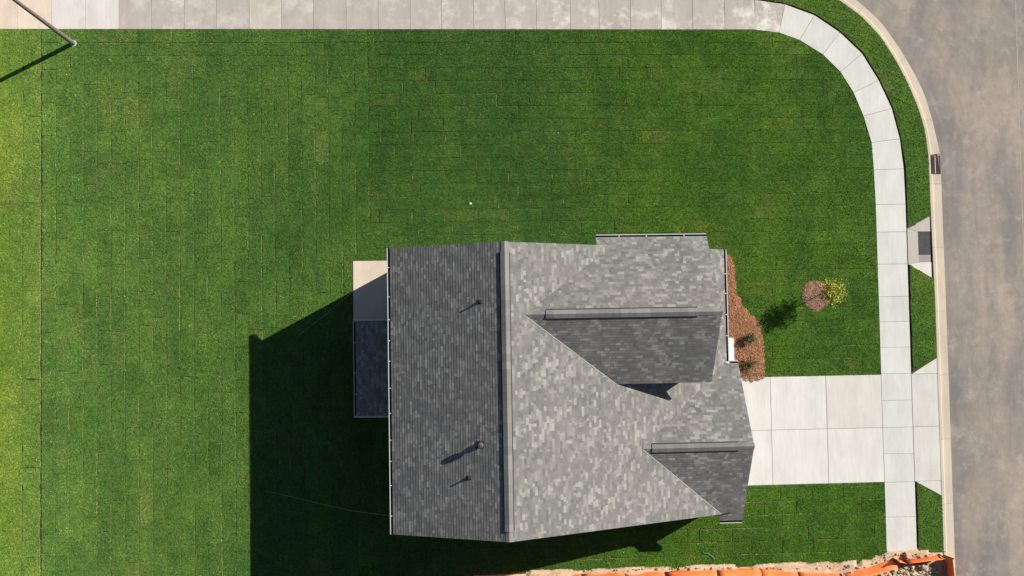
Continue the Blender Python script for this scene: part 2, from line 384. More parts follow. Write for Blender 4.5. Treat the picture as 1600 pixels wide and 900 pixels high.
def add_sod(x0, y0, x1, y1, region):
    poly = [(x0, y0), (x1, y0), (x1, y1), (x0, y1)]
    poly = clip_convex(poly, lawn_conv)
    if len(poly) < 3: return
    cx = sum(p[0] for p in poly)/len(poly); cy = sum(p[1] for p in poly)/len(poly)
    for (a, c, d, e) in house_rects:
        if a < cx < c and d < cy < e: return
        # trim what reaches under a wall
        xs = [p[0] for p in poly]; ys = [p[1] for p in poly]
        if max(xs) > a and min(xs) < c and max(ys) > d and min(ys) < e:
            opts = [(a-min(xs), (1, 0, a)), (max(xs)-c, (-1, 0, -c)), (d-min(ys), (0, 1, d)), (max(ys)-e, (0, -1, -e))]
            best = max(opts)[1]; poly = clip_half(poly, *best)
            if len(poly) < 3: return
    xs = [p[0] for p in poly]; ys = [p[1] for p in poly]; cx = sum(xs)/len(xs); cy = sum(ys)/len(ys)
    # driveway
    if cx > 9 and max(ys) > DS and min(ys) < DN:
        if cy > (DN+DS)/2: poly = clip_half(poly, 0, -1, -DN)
        else: poly = clip_half(poly, 0, 1, DS)
    if len(poly) < 3: return
    # patio
    if cx < HX0+0.1 and max(xs) > PAT[0] and max(ys) > PAT[2] and min(ys) < PAT[1]:
        parts_ = []
        if min(xs) < PAT[0]-0.02: parts_.append(clip_half(poly, 1, 0, PAT[0]-0.01))
        east_ = clip_half(poly, -1, 0, -(PAT[0]-0.01))
        if east_ and max(ys) > PAT[1]: parts_.append(clip_half(east_, 0, -1, -(PAT[1]+0.01)))
        if east_ and min(ys) < PAT[2]: parts_.append(clip_half(east_, 0, 1, PAT[2]-0.01))
        for q in parts_:
            if len(q) >= 3 and abs(area(q)) > 0.01: sods.append((q, region))
        return
    if len(poly) < 3 or abs(area(poly)) < 0.02: return
    # mulch beds lie on top of soil: drop pieces under the bed, keep those that touch its rim (trimmed along x)
    P = np.array(poly); ins = inside(MUL, P)
    if inside(MUL, np.array([[sum(p[0] for p in poly)/len(poly), sum(p[1] for p in poly)/len(poly)]]))[0]: 
        if ins.sum() >= len(poly)-1: return
    # southern rim of the lawn
    if max(p[0] for p in poly) > G(740, 890)[0]: poly = clip_half(poly, *SOUTH)
    if len(poly) < 3 or abs(area(poly)) < 0.03: return
    sods.append((poly, region))
south_px = [(800,893.5),(840,889.5),(900,892),(1000,889),(1061,885),(1130,885),(1240,884),(1330,881.5),(1352,879),(1386,864)]
# a convex southern limit: the fence line runs nearly straight
sa, sb = G(850, 893.5), G(1345, 881)
SOUTH = (-(sa[1]-sb[1]), -(sb[0]-sa[0]), -(sa[1]-sb[1])*sa[0]-(sb[0]-sa[0])*sa[1])
def gap(mid=False): return random.choice((0.0, 0.004, 0.007, 0.010, 0.014, 0.024, 0.04) if mid else (0.0, 0.0, 0.002, 0.003, 0.005, 0.009, 0.018))
# columns in the west
W, L = 0.618, 1.53
x = SEAM+0.02; ci = 0
ytop = G(300, 87)[1]
while x < COLX-0.3:
    y = ytop - random.uniform(0.2, L); first = True
    yy = ytop
    while yy > YBOT:
        y2 = y if first else yy-L*random.uniform(0.97, 1.02); first = False
        g = gap(); g2 = gap()
        add_sod(x+g*0.5, y2+g2*0.5, x+W-g*0.5, yy-g2*0.5, 'west'); yy = y2
    x += W
XC = x
# border rows along the north walk
for r in range(2):
    y1 = TOPY-r*0.615; x = SEAM+0.02-random.uniform(0, 1)
    while x < XC:
        x2 = min(x+L*random.uniform(0.96, 1.03), XC); g = gap()
        add_sod(max(x, SEAM)+g*.5, y1-0.61+g*.5, x2-g*.5, y1-g*.4, 'west' if x < COLX*0.55 else 'mid'); x = x2
# rows in the middle, east and south
y1 = TOPY
while y1 > YBOT:
    x = XC-random.uniform(0, L)
    while x < XI:
        x2 = x+L*random.uniform(0.95, 1.04); 
        if random.random() < 0.04: x2 = x+0.55
        xa = max(x, XC)
        reg = 'mid' if 0.5*(x+x2) < SMOOTHX else 'east'
        g, g2 = (gap(True), gap(True)) if reg == 'mid' or y1 < DS else (0.0, 0.002)
        if x2-xa > 0.12: add_sod(xa+g*.5, y1-0.605+g2*.5, x2-g*.5, y1-g2*.5, reg)
        x = x2
    y1 -= 0.605
REG = dict(west=(0.080, 0.160, 0.026), mid=(0.038, 0.097, 0.012), east=(0.045, 0.110, 0.007))
def piece_col(reg, poly):
    c = np.array(REG[reg]); cx = np.mean([p[0] for p in poly])
    if reg == 'west':
        k = min(1, max(0, (cx-SEAM)/(COLX-SEAM))); c = c*(1-k*0.92)+np.array(REG['mid'])*k*0.92; c = c*(1+0.12*max(0, 1-k*5))
    if reg == 'mid':
        k = min(1, max(0, (cx-SMOOTHX+5)/5)); c = c*(1-k)+np.array(REG['east'])*k*1.0
    c = c*np.exp(random.gauss(0, 0.04))
    r = random.random()
    if r < 0.035: c = c*np.array((1.35, 1.08, 1.2))
    elif r < 0.05: c = c*0.85
    return tuple(c)
def is_full(p):
    xs = [q[0] for q in p]; ys = [q[1] for q in p]
    return len(p) == 4 and abs(area(p)-(max(xs)-min(xs))*(max(ys)-min(ys))) < 1e-4
def prio(s):
    poly, reg = s; cx = sum(p[0] for p in poly)/len(poly); cy = sum(p[1] for p in poly)/len(poly)
    u = 800+33.6*(cx); sh = (cx < HX0 and cx > -9.2 and cy < 1.5) or (cy < -7 and cx < 9)
    under = (-2.3 < cx < 11.2 and -8 < cy < 3.8)
    return (2.0 if reg == 'mid' else 1.6 if reg == 'east' and cy < -8 else 1.2 if reg == 'east' else 1.0) + abs(area(poly)) - (3 if sh or under else 0)
sods.sort(key=prio, reverse=True)
variants = []
for i in range(14):
    tt = Turf(); r2 = np.random.default_rng(100+i)
    tt.piece([(-L/2, -W/2), (L/2, -W/2), (L/2, W/2), (-L/2, W/2)], dens=1250, rng=r2); variants.append(tt.mesh('sod_piece'))
rest = Turf()
for i, (poly, reg) in enumerate(sods):
    col = piece_col(reg, poly); top = 0.03+random.gauss(0, 0.004)
    if i < 300:
        xs = [q[0] for q in poly]; ys = [q[1] for q in poly]
        if is_full(poly) and abs(area(poly)) > 0.5:
            o = link('sod_piece', random.choice(variants), lawn)
            lx, ly = max(xs)-min(xs), max(ys)-min(ys); o.location = ((max(xs)+min(xs))/2, (max(ys)+min(ys))/2, top-0.03)
            if lx >= ly: o.rotation_euler[2] = math.pi*random.randint(0, 1); o.scale = (lx/L, ly/W, 1)
            else: o.rotation_euler[2] = math.pi*(0.5+random.randint(0, 1)); o.scale = (ly/L, lx/W, 1)
        else:
            tt = Turf(); tt.piece(poly, top=top, dens=1250); o = link('sod_piece', tt.mesh('sod_piece'), lawn)
        o.color = (*col, 1)
    else:
        rest.piece(poly, top=top, dens=1000, col=col)
o = link('sod_piece', rest.mesh('sod_pieces'), lawn); tag(o, kind='stuff')

# ungridded turf: the older lawn west of the seam, the verges
def turf_strip(name, polys, col, dens=900, top=0.03):
    tt = Turf()
    for p in polys: tt.piece(p, top=top, dens=dens, col=col, wob=0.02)
    o = link(name, tt.mesh(name)); tag(o, kind='structure'); return o
wt = Turf(); rw = np.random.default_rng(77)
for k in range(9):
    for (d0, d1, cc) in ((10.0, 2.05, (0.132, 0.215, 0.026)), (2.05, 1.45, (0.126, 0.210, 0.026)), (1.45, 0.85, (0.124, 0.208, 0.028)), (0.85, 0.012, (0.118, 0.200, 0.030))):
        wt.piece([(SEAM-d0, TOPY-k*4-4), (SEAM-d1, TOPY-k*4-4), (SEAM-d1, TOPY-k*4), (SEAM-d0, TOPY-k*4)], dens=1000, col=cc, wob=0.0 if d1 > 0.5 else 0.035, rng=rw)
tag(link('lawn', wt.mesh('lawn')), kind='structure')
walk_out = [(p[0]+0.06, p[1]+0.06) for p in outer_c]
back_c = [G(*q) for q in back_px]
strips = []
# verge along the bend: quads between the walk's outer edge and the kerb
def resample(pts, n):
    P = np.array(pts); d = np.r_[0, np.cumsum(np.linalg.norm(np.diff(P, axis=0), axis=1))]; t = np.linspace(0, d[-1], n)
    return [(float(np.interp(a, d, P[:, 0])), float(np.interp(a, d, P[:, 1]))) for a in t]
va = walk_out + [(XO+0.085, G(1412, 262)[1]), (XO+0.085, G(1417, 357)[1])]
vb = [(p[0]+0.0, p[1]+0.0) for p in back_c] + [(G(1451, 300)[0], G(1451, 300)[1]), (G(1452, 338)[0], G(1452, 338)[1])]
va2, vb2 = resample(va, 26), resample(vb, 26)
ver = [[va2[i], va2[i+1], vb2[i+1], vb2[i]] for i in range(25)]
ver.append([(va[0][0], va[0][1]), vb[0], (vb[0][0]-1.6, vb[0][1]+1.6), (va[0][0]-0.6, TOPY+1.6)])
ver.append([(-30, TOPY+1.62), (va[0][0]-0.6, TOPY+1.62), (vb[0][0]-1.6, vb[0][1]+1.6), (4, TOPY+4.2), (-30, TOPY+4.2)])
tt = Turf()
for p in ver: tt.piece(p, top=0.075, dens=900, col=(0.052, 0.118, 0.010), wob=0.0)
tag(link('verge', tt.mesh('verge')), kind='structure')
turf_strip('verge', [[(XO+0.085, G(1418.5, 413)[1]), (XCB-0.0, G(1455, 436)[1]), (XCB, G(1461, 558)[1]), (XO+0.085, G(1424, 581)[1])]], (0.052, 0.118, 0.010), 900, 0.075)
turf_strip('verge', [[(XO+0.085, G(1430, 753)[1]), (XCB+0.02, G(1469, 774)[1]), (XCB+0.02, G(1471, 862)[1]), (XO+0.085, G(1433, 862)[1])]], (0.052, 0.118, 0.010), 900, 0.075)

# ------------------------------------------------------------------ walks, drive, kerb, road
TOPZ = 0.045
OLD = (0.385, 0.345, 0.310); NEW = (0.525, 0.52, 0.485)
def panel(name, poly, parent, col, bloom=0.0, top=TOPZ, thick=0.10, shrink=0.006):
    cx = sum(p[0] for p in poly)/len(poly); cy = sum(p[1] for p in poly)/len(poly)
    if area(poly) < 0: poly = poly[::-1]
    q = []
    n = len(poly)
    for i in range(n):
        a, p, c = poly[i-1], poly[i], poly[(i+1) % n]
        v = Vector((cx-p[0], cy-p[1])); l = v.length
        q.append((p[0]+v.x/l*shrink*1.4, p[1]+v.y/l*shrink*1.4))
    b = MB(); z = top+random.gauss(0, 0.002)
    b.prism(q, top-thick, z); o = b.build(name, M['concrete'], parent, bevel=0.006)
    k = math.exp(random.gauss(0, 0.018)); o.color = (col[0]*k, col[1]*k, col[2]*k, 1-bloom); return o
def bed(poly, z):
    b = MB(); b.prism(poly, -0.2, z); return b
tops = [-230,-178,-127,-75,-24,28,80.5,134,186,237,288,338.5,389.5,440,490,541,591,641,690,740,789,838,891,936,985,1033,1082,1132,1179]
TOPO = G(1179, 0)[1]
b = bed([(G(-260, 20)[0], TOPY), (inner_c[0][0], TOPY), (outer_c[0][0], TOPO), (G(-260, 20)[0], TOPO)], 0.03)
walk = tag(b.build('sidewalk', M['base_conc']), kind='structure')
for i in range(len(tops)-1):
    xa, xb = G(tops[i], 30)[0], G(tops[i+1], 30)[0]
    u = tops[i]
    if u < 60: col, bl = (0.60, 0.50, 0.40), 0.1
    elif u < 180: col, bl = (0.56, 0.53, 0.49), 0.15
    elif u < 780: col, bl = OLD, random.choice((0.2, 0.35, 0.55))
    else: col, bl = OLD, random.choice((0.55, 0.8, 0.95))
    if 380 < u < 400: col = (0.45, 0.41, 0.36)
    panel('concrete_panel', [(xa, TOPY), (xb, TOPY), (xb, TOPO), (xa, TOPO)], walk, col, bl)
for i in range(len(inner_c)-1):
    bb = MB()
    panel('concrete_panel', [inner_c[i], inner_c[i+1], outer_c[i+1], outer_c[i]], walk, OLD if i == 0 else NEW, 0.9 if i == 0 else 0.05)
b = MB()
for i in range(len(inner_c)-1): b.prism([inner_c[i], inner_c[i+1], outer_c[i+1], outer_c[i]], -0.2, 0.03)
ends = [(1364.5,265.5,1411.5,264), (1366.5,320,1414,319), (1368.5,363,1416,362), (1370,413,1418,412.5), (1372,464,1419,463), (1373.5,503,1421,502), (1375,543,1422,542), (1376.5,584,1424,583),
        (1378,626,1425.5,625), (1380,668,1427,667), (1381,709,1428,709), (1383,753.5,1430,752.5), (1385,808,1432,807), (1386.5,862,1433,861)]
prev = (inner_c[-1], outer_c[-1])
for e in ends:
    i2 = (XI if e[1] > 300 else G(e[0], e[1])[0], G(e[0], e[1])[1]); o2 = (XO if e[1] > 300 else G(e[2], e[3])[0], G(e[2], e[3])[1])
    panel('concrete_panel', [prev[0], i2, o2, prev[1]], walk, NEW, 0.0); b.prism([prev[0], i2, o2, prev[1]], -0.2, 0.03)
    prev = (i2, o2)
tag(b.build('sidewalk', M['base_conc']), kind='structure')
# drive
XG = 12.75
drv = MB(); drv.prism([(XG, DN), (XI, DN), (XI, DS), (XG, DS)], -0.2, 0.025); drv.prism([(XO, DN), (XCB, DN), (XCB, DS), (XO, DS)], -0.2, 0.02)
drive = tag(drv.build('driveway', M['base_conc']), kind='structure')
J1, J2 = G(1205, 670)[0], G(1292, 670)[0]
for (xa, xb) in ((XG, J1), (J1, J2), (J2, XI)):
    for (ya, yb) in ((DN, DM), (DM, DS)):
        panel('concrete_panel', [(xa, ya), (xb, ya), (xb, yb), (xa, yb)], drive, (0.545, 0.535, 0.50) if xb != XI or yb == DS else (0.50, 0.48, 0.44), 0.0, shrink=0.008)
ym = G(1445, 666)[1]
for (ya, yb) in ((DN, ym), (ym, DS)):
    panel('concrete_panel', [(XO, ya), (XCB, ya), (XCB, yb), (XO, yb)], drive, (0.515, 0.50, 0.465), 0.0, top=0.06)
panel('concrete_panel', [(XO+0.02, DN), (XCB, DN), (XCB, G(1462, 559)[1])], drive, (0.515, 0.50, 0.46), 0, top=0.06)
panel('concrete_panel', [(XO+0.02, DS), (XCB, DS), (XCB, G(1469, 774)[1])], drive, (0.515, 0.50, 0.46), 0, top=0.06)

# kerb and gutter, in cast sections
back = [(-40, TOPY+4.3)] + [(G(1150, -85)[0], G(1150, -85)[1]), G(1265, -28)] + back_c + [G(1451, 280)] + [(XCB-0.06, G(1452, 330)[1]), (XCB, G(1458, 470)[1]), (XCB, -30)]
edge = [(-40, TOPY+5.0)] + [(G(1168, -108)[0], G(1168, -108)[1]), G(1290, -38)] + [G(*q) for q in edge_px] + [G(1471.5, 275)] + [(XCB+0.58, G(1473, 340)[1]), (XCB+0.60, G(1478, 470)[1]), (XCB+0.62, -30)]
back_d, edge_d = resample(back, 241), resample(edge, 241)
# pair by nearest so the joints stay square to the kerb
E2 = np.array(resample(edge, 4000))
edge_d = []; last = 0
for p in back_d:
    seg = E2[last:last+700]; d = ((seg-np.array(p))**2).sum(1); last += int(d.argmin()); edge_d.append(tuple(E2[last]))
ROADZ = -0.075
prof = [(0.0, -0.25), (0.0, 0.055), (0.02, 0.068), (0.22, 0.068), (0.27, 0.05), (0.33, -0.055), (0.40, -0.072), (1.0, ROADZ+0.006), (1.0, -0.25)]
tot = 0; seglen = 3.05; curb = MB(); 
curb.prism([back_d[i] for i in range(0, 241, 4)] + [edge_d[i] for i in range(240, -1, -4)], -0.28, -0.11); kerb = tag(curb.build('curb', M['base_conc']), kind='structure')
d = np.r_[0, np.cumsum(np.linalg.norm(np.diff(np.array(back_d), axis=0), axis=1))]
iref = min(range(241), key=lambda i: (back_d[i][1]-G(1455, 386.5)[1])**2+(back_d[i][0]-XCB)**2)
s0 = d[iref] % seglen
def kpt(s):
    B = (np.interp(s, d, [p[0] for p in back_d]), np.interp(s, d, [p[1] for p in back_d]))
    E_ = (np.interp(s, d, [p[0] for p in edge_d]), np.interp(s, d, [p[1] for p in edge_d])); return np.array(B), np.array(E_)
sv = s0-seglen
grate_y = (G(1460, 243)[1], G(1460, 272)[1])
sg0 = np.interp(-grate_y[0], [-p[1] for p in back_d[60:]], d[60:]); sg1 = np.interp(-grate_y[1], [-p[1] for p in back_d[60:]], d[60:])
cuts = []
while sv < d[-1]: cuts.append(max(sv, 0)); sv += seglen
for a, c in zip(cuts[:-1], cuts[1:]):
    spans = [(a, c, prof)]
    if a < sg1 and c > sg0:
        spans = [(a, max(a, sg0), prof), (max(a, sg0), min(c, sg1), [(0.0, -0.25), (0.0, 0.055), (0.02, 0.068), (0.13, 0.068), (0.16, 0.05), (0.17, -0.25)]), (min(c, sg1), c, prof)]
    for (a, c, pr) in spans:
        if c-a < 0.05: continue
        b = MB(); n = max(2, int((c-a)/0.3)+1); rows = []
        for k in range(n):
            s = a+0.004+(c-a-0.008)*k/(n-1); B, E_ = kpt(s)
            st = len(b.v); rows.append(st); wd = np.linalg.norm(E_-B)
            for (f, z) in pr:
                q = B+(E_-B)*f; b.v.append((q[0], q[1], z))
        m = len(pr)
        for k in range(n-1):
            for j in range(m-1):
                b.f.append((rows[k]+j, rows[k]+j+1, rows[k+1]+j+1, rows[k+1]+j)); b.t.append(0.5); b.mi.append(0)
        b.f.append(tuple(rows[0]+j for j in reversed(range(m)))); b.f.append(tuple(rows[-1]+j for j in range(m))); b.t += [0.5, 0.5]; b.mi += [0, 0]
        o = b.build('curb_section', M['concrete'], kerb)
        k = math.exp(random.gauss(0, 0.03)); o.color = (0.475*k, 0.41*k, 0.325*k, 0.96)
# storm grate in the gutter
gB, gE = kpt((sg0+sg1)/2)
gr = empty('storm_grate', (0, 0, 0))
gx0 = gB[0]+(gE[0]-gB[0])*0.19; gx1 = gE[0]-0.01; gy0, gy1 = grate_y[1], grate_y[0]
zt = ROADZ+0.01
gr.location = ((gx0+gx1)/2, (gy0+gy1)/2, zt)
def gp(b, *a):
    x0, x1, y0, y1, z0, z1 = a; ox, oy, oz = gr.location; b.box(x0-ox, x1-ox, y0-oy, y1-oy, z0-oz, z1-oz)
b = MB(); gp(b, gx0, gx1, gy0, gy0+0.03, zt-0.06, zt); gp(b, gx0, gx1, gy1-0.03, gy1, zt-0.06, zt)
gp(b, gx0, gx0+0.03, gy0+0.031, gy1-0.031, zt-0.06, zt); gp(b, gx1-0.03, gx1, gy0+0.031, gy1-0.031, zt-0.06, zt)
b.build('frame', M['iron'], gr)
b = MB(); xm = (gx0+gx1)/2; gp(b, xm-0.018, xm+0.018, gy0+0.031, gy1-0.031, zt-0.06, zt+0.006); b.build('spine', M['concrete'], gr).color = (0.5, 0.42, 0.36, 1)
nb = 17
for k in range(nb):
    y = gy0+0.05+(gy1-gy0-0.1)*k/(nb-1)
    b = MB(); gp(b, gx0+0.031, xm-0.03, y-0.013, y+0.013, zt-0.05, zt-0.004); b.build('bar', M['iron'], gr)
    b = MB(); gp(b, xm+0.03, gx1-0.031, y-0.013, y+0.013, zt-0.05, zt-0.004); b.build('bar', M['iron'], gr)
b = MB(); gp(b, gx0+0.005, gx1-0.005, gy0+0.005, gy1-0.005, -0.24, -0.20); b.build('pit', M['pit'], gr)
tag(gr, 'rusty iron storm grate of narrow bars in the gutter at the bend', 'drain grate')
# kerb ramp with a dark tactile panel
ra = tag(empty('curb_ramp'), kind='structure')
xr0, xr1 = G(1434, 386)[0], G(1453.5, 386)[0]
ya, yb, yc, yd = G(1445, 337)[1], G(1445, 362)[1], G(1445, 410)[1], G(1445, 435)[1]
yk = G(1420, 357)[1]; yl = G(1420, 413)[1]; ysp = G(1445, 398)[1]
RC1 = (0.40, 0.365, 0.33)
panel('landing', [(XO+0.03, yk), (xr0, yb+0.0), (xr0, yc), (XO+0.03, yl)], ra, RC1, 0, top=0.06, shrink=0.002)
panel('flare', [(XO+0.03, yk), (xr1, ya), (xr1, yb), (xr0, yb)], ra, RC1, 0, top=0.062, shrink=0.003)
panel('flare', [(XO+0.03, yl), (xr0, yc), (xr1, yc), (xr1, yd)], ra, (0.60, 0.57, 0.52), 0, top=0.062, shrink=0.003)
b = MB(); b.box(xr0+0.005, xr1-0.005, yc+0.005, yb-0.005, -0.1, 0.012); o = b.build('recess', M['concrete'], ra); o.color = (0.27, 0.255, 0.235, 1)
b = MB(); b.box(xr0+0.012, xr1-0.012, ysp+0.01, yb-0.012, 0.012, 0.03); tp = b.build('tactile_panel', M['mat_dark'], ra)
b = MB()
for i in range(10):
    for j in range(21):
        x = xr0+0.04+(xr1-xr0-0.08)*i/9; y = ysp+0.04+(yb-ysp-0.08)*j/20
        b.prism([(x-0.016, y-0.016), (x+0.016, y-0.016), (x+0.016, y+0.016), (x-0.016, y+0.016)], 0.03, 0.038, bottom=False)
tag(b.build('dome', M['mat_dark'], tp), kind='stuff')
# road
road_in = [(p[0]-0.03, p[1]-0.03) for p in edge_d[::6]]
b = MB()
R = road_in + [(60, -30), (60, 45), (-40, 45)]
b.prism(R, -0.27, ROADZ); road = tag(b.build('road', M['asphalt']), kind='structure')
b = MB(); xs = G(1596, 450)[0]; b.prism([(xs, -30), (xs+0.03, -30), (G(1590, 0)[0]+0.03, 30), (G(1590, 0)[0], 30)], ROADZ, ROADZ+0.003); 
o = b.build('road_seam', M['concrete'], road); o.color = (0.36, 0.31, 0.26, 1)

# ------------------------------------------------------------------ the house
xw, xr, xe, yN, yS, hr, t1 = -2.2502, 2.4128, 12.6084, 3.7188, -7.9851, 8.0516, 0.5262
y2n, y2s, x2, h2, t2, yr2 = 4.1509, -2.0618, 11.1315, 5.5675, 0.7159, 0.8489
y3n, y3s, x3, h3, t3, yr3 = -1.3051, -8.3744, 13.0438, 2.707, 0.6394, -4.827
fW = lambda x, y: hr-t1*(xr-x)
fE = lambda x, y: hr-t1*(x-xr)
h2r = h2+t2*(yr2-y2s); h3r = h3+t3*(yr3-y3s)
f2N = lambda x, y: h2r-t2*(y-yr2); f2S = lambda x, y: h2r-t2*(yr2-y)
f3N = lambda x, y: h3r-t3*(y-yr3); f3S = lambda x, y: h3r-t3*(yr3-y)
mx = lambda h: xr+(hr-h)/t1
hV = f3S(0, yS)
xs3 = G(1125, 815, 2.75)[0]; xn2 = min(G(931, 368, 5.3)[0], mx(f2N(0, yN))-0.05)
xw2, xe2 = xw+0.06, xe-0.07; y2n2 = y2n-0.07; y3n2, y3s2 = y3n-0.07, y3s+0.07
V3 = mx(h3r); V2 = mx(h2r)
POLY = dict(W=[(xw2, yN), (xw2, yS), (xr, yS), (xr, yN)],
    E=[(xr, yN), (xe2, yN), (xe2, y3n), (V3, yr3), (mx(hV), yS), (xr, yS)],
    N2=[(V2, yr2), (x2, yr2), (x2, y2n2), (xn2, y2n2), (xn2, yN), (mx(f2N(0, yN)), yN)],
    S2=[(V2, yr2), (x2, yr2), (x2, y2s), (mx(h2), y2s)],
    N3=[(V3, yr3), (x3, yr3), (x3, y3n2), (xe2-0.15, y3n2)],
    S3=[(V3, yr3), (mx(hV), yS), (xs3, yS), (xs3, y3s2), (x3, y3s2), (x3, yr3)])
house = empty('house', (0, 0, 0))
tag(house, 'house with grey shingled gable roofs, white gutters and two front cross gables', 'house')
def off(f, d): return lambda x, y: f(x, y)+d
def deck(name, parts):
    b = MB()
    for key, f in parts: b.prism(POLY[key], off(f, -0.16), off(f, -0.012), mi=0, mi_side=1)
    return b.build(name, [M['deck'], M['trim']], house)
roof1 = deck('main_roof', [('W', fW), ('E', fE)]); roof2 = deck('dormer_roof', [('N2', f2N), ('S2', f2S)]); roof3 = deck('garage_roof', [('N3', f3N), ('S3', f3S)])

EXPO = 0.108    # plan depth of one course
def shingles(roof, key, f, axis, sgn, eave, ridge, skip=None):
    """courses run along `axis`; `eave` and `ridge` are the plan coordinates across the slope"""
    poly = POLY[key]; b = MB(); n = int(round(abs(ridge-eave)/EXPO)); e = (ridge-eave)/n
    slope = abs(t1 if axis == 'y' else (t2 if '2' in key else t3))
    def spans(c):
        xs = []
        for i in range(len(poly)):
            p, q = poly[i], poly[(i+1) % len(poly)]
            a0, c0 = (p[1], p[0]) if axis == 'y' else (p[0], p[1]); a1, c1 = (q[1], q[0]) if axis == 'y' else (q[0], q[1])
            if (c0 > c) != (c1 > c): xs.append(a0+(a1-a0)*(c-c0)/(c1-c0))
        return sorted(xs)
    run = random.random(); prevt = {}
    for k in range(n):
        c0, c1 = eave+e*k, eave+e*(k+1)
        s0, s1 = spans(c0+e*0.02), spans(c1-e*0.02)
        if len(s0) != len(s1): s1 = s0
        for j in range(0, len(s0)-1, 2):
            a0, a1 = s0[j], s0[j+1]; d0, d1 = s1[j], s1[j+1]
            a = min(a0, d0)+random.uniform(-0.25, 0); end = max(a1, d1)
            lvl = random.random()
            while a < end:
                wd = random.choice((0.10, 0.13, 0.16, 0.19, 0.22, 0.27)); a2 = min(a+wd, end)
                la, lb = max(a, a0), min(a2, a1); ua, ub = max(a, d0), min(a2, d1)
                dg = math.sin((a*1.0+k*0.115)*5.2)+0.6*math.sin((a*0.8-k*0.07)*3.1+k*0.2)
                tint = random.gauss(0.38, 0.22)+0.07*dg
                if random.random() < 0.13+0.08*dg: tint += random.uniform(0.3, 0.55)
                tint = min(1.0, max(0.0, tint))
                th = random.uniform(0.0065, 0.009)
                a = a2
                la, lb = min(la, a1), max(lb, a0); ua, ub = min(ua, d1), max(ub, d0)
                if lb <= la+1e-4 and ub <= ua+1e-4: continue
                lb = max(lb, la); ub = max(ub, ua)
                if skip and skip((la+lb)/2, (c0+c1)/2): continue
                P = lambda s, c, dz: (c, s, f(c, s)+dz) if axis == 'y' else (s, c, f(s, c)+dz)
                q = [P(la, c0, th), P(lb, c0, th), P(ub, c1, 0.0), P(ua, c1, 0.0)]
                # order so that the face looks up
                n3 = (Vector(q[1])-Vector(q[0])).cross(Vector(q[3])-Vector(q[0]))
                if n3.z < 0: q = q[::-1]
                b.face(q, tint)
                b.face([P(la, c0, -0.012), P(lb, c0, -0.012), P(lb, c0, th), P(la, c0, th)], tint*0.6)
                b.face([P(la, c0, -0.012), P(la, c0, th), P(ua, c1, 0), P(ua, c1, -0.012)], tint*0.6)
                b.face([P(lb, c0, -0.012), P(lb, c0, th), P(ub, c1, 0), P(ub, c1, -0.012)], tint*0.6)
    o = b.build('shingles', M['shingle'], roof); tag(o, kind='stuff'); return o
def under_dormer(s, c):   # plan point (x=c, y=s) hidden beneath the dormer
    return yr2-(c-V2)/(mx(h2)-V2)*(yr2-y2s)+0.25 < s < yr2+(c-V2)/(mx(h2)-V2)*(yr2-y2s)-0.25 and y2s+0.5 < s < y2n-0.6 and c < x2-0.5
shingles(roof1, 'W', fW, 'y', 1, xw2, xr); shingles(roof1, 'E', fE, 'y', 1, xe2, xr, under_dormer)
shingles(roof2, 'N2', f2N, 'x', 1, y2n2, yr2); shingles(roof2, 'S2', f2S, 'x', 1, y2s, yr2)
shingles(roof3, 'N3', f3N, 'x', 1, y3n2, yr3); shingles(roof3, 'S3', f3S, 'x', 1, y3s2, yr3)
# valleys get pale raised strips, their tint standing in for sunlit cut shingle edges
def ridge_caps(roof, axis, c, h, a0, a1, v0, v1, tl, tr):
    """cap shingles along a ridge; between v0 and v1 they sit on a raised vent"""
    hw_ = 0.17
    sl = t1 if axis == 'y' else (t2 if roof is roof2 else t3)
    def P(s, o, dz): return (c+o, s, h-sl*abs(o)+dz) if axis == 'y' else (s, c+o, h-sl*abs(o)+dz)
    vb = MB(); ww = hw_+0.042
    for sg in (-1, 1):
        q = [P(v0+0.02, 0, 0.034), P(v1-0.02, 0, 0.034), P(v1-0.02, sg*ww, 0.038), P(v0+0.02, sg*ww, 0.038)]
        vb.face(q); vb.face([P(v0+0.02, sg*ww, -0.01), P(v1-0.02, sg*ww, -0.01), P(v1-0.02, sg*ww, 0.038), P(v0+0.02, sg*ww, 0.038)])
        for vv in (v0+0.02, v1-0.02): vb.face([P(vv, 0, -0.01), P(vv, sg*ww, -0.01), P(vv, sg*ww, 0.038), P(vv, 0, 0.034)])
    vb.build('ridge_vent', M['vent'], roof)
    s = a0
    while s < a1-0.02:
        step = 0.30; s2 = min(s+step, a1)
        if s < v0 < s2: s2 = v0
        if s < v1 < s2: s2 = v1
        up = 0.056 if (s+s2)/2 > v0 and (s+s2)/2 < v1 else 0.016
        w_ = hw_ if up > 0.03 else 0.14
        tint = random.choice((0.40, 0.46, 0.5, 0.56, 0.66)); b = MB(); r0 = 0.003
        for sg in (-1, 1):
            A, B = P(s, 0, up+r0), P(s2+0.02, 0, up); C_, D_ = P(s2+0.02, sg*w_, up), P(s, sg*w_, up+r0)
            q = [A, B, C_, D_]
            n3 = (Vector(q[1])-Vector(q[0])).cross(Vector(q[3])-Vector(q[0]))
            if n3.z < 0: q = q[::-1]
            b.face(q, tint)
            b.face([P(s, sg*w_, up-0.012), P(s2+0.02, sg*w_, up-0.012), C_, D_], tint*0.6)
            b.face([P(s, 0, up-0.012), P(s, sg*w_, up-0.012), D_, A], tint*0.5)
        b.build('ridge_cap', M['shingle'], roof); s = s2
ridge_caps(roof1, 'y', xr, hr+0.002, yS, yN, on_plane(800, 831, lambda x, y: hr)[1], on_plane(788, 393, lambda x, y: hr)[1], 0, 0)
ridge_caps(roof2, 'x', yr2, h2r+0.002, V2+0.02, x2, G(853, 486, h2r)[0], G(1091, 482, h2r)[0], 0, 0)
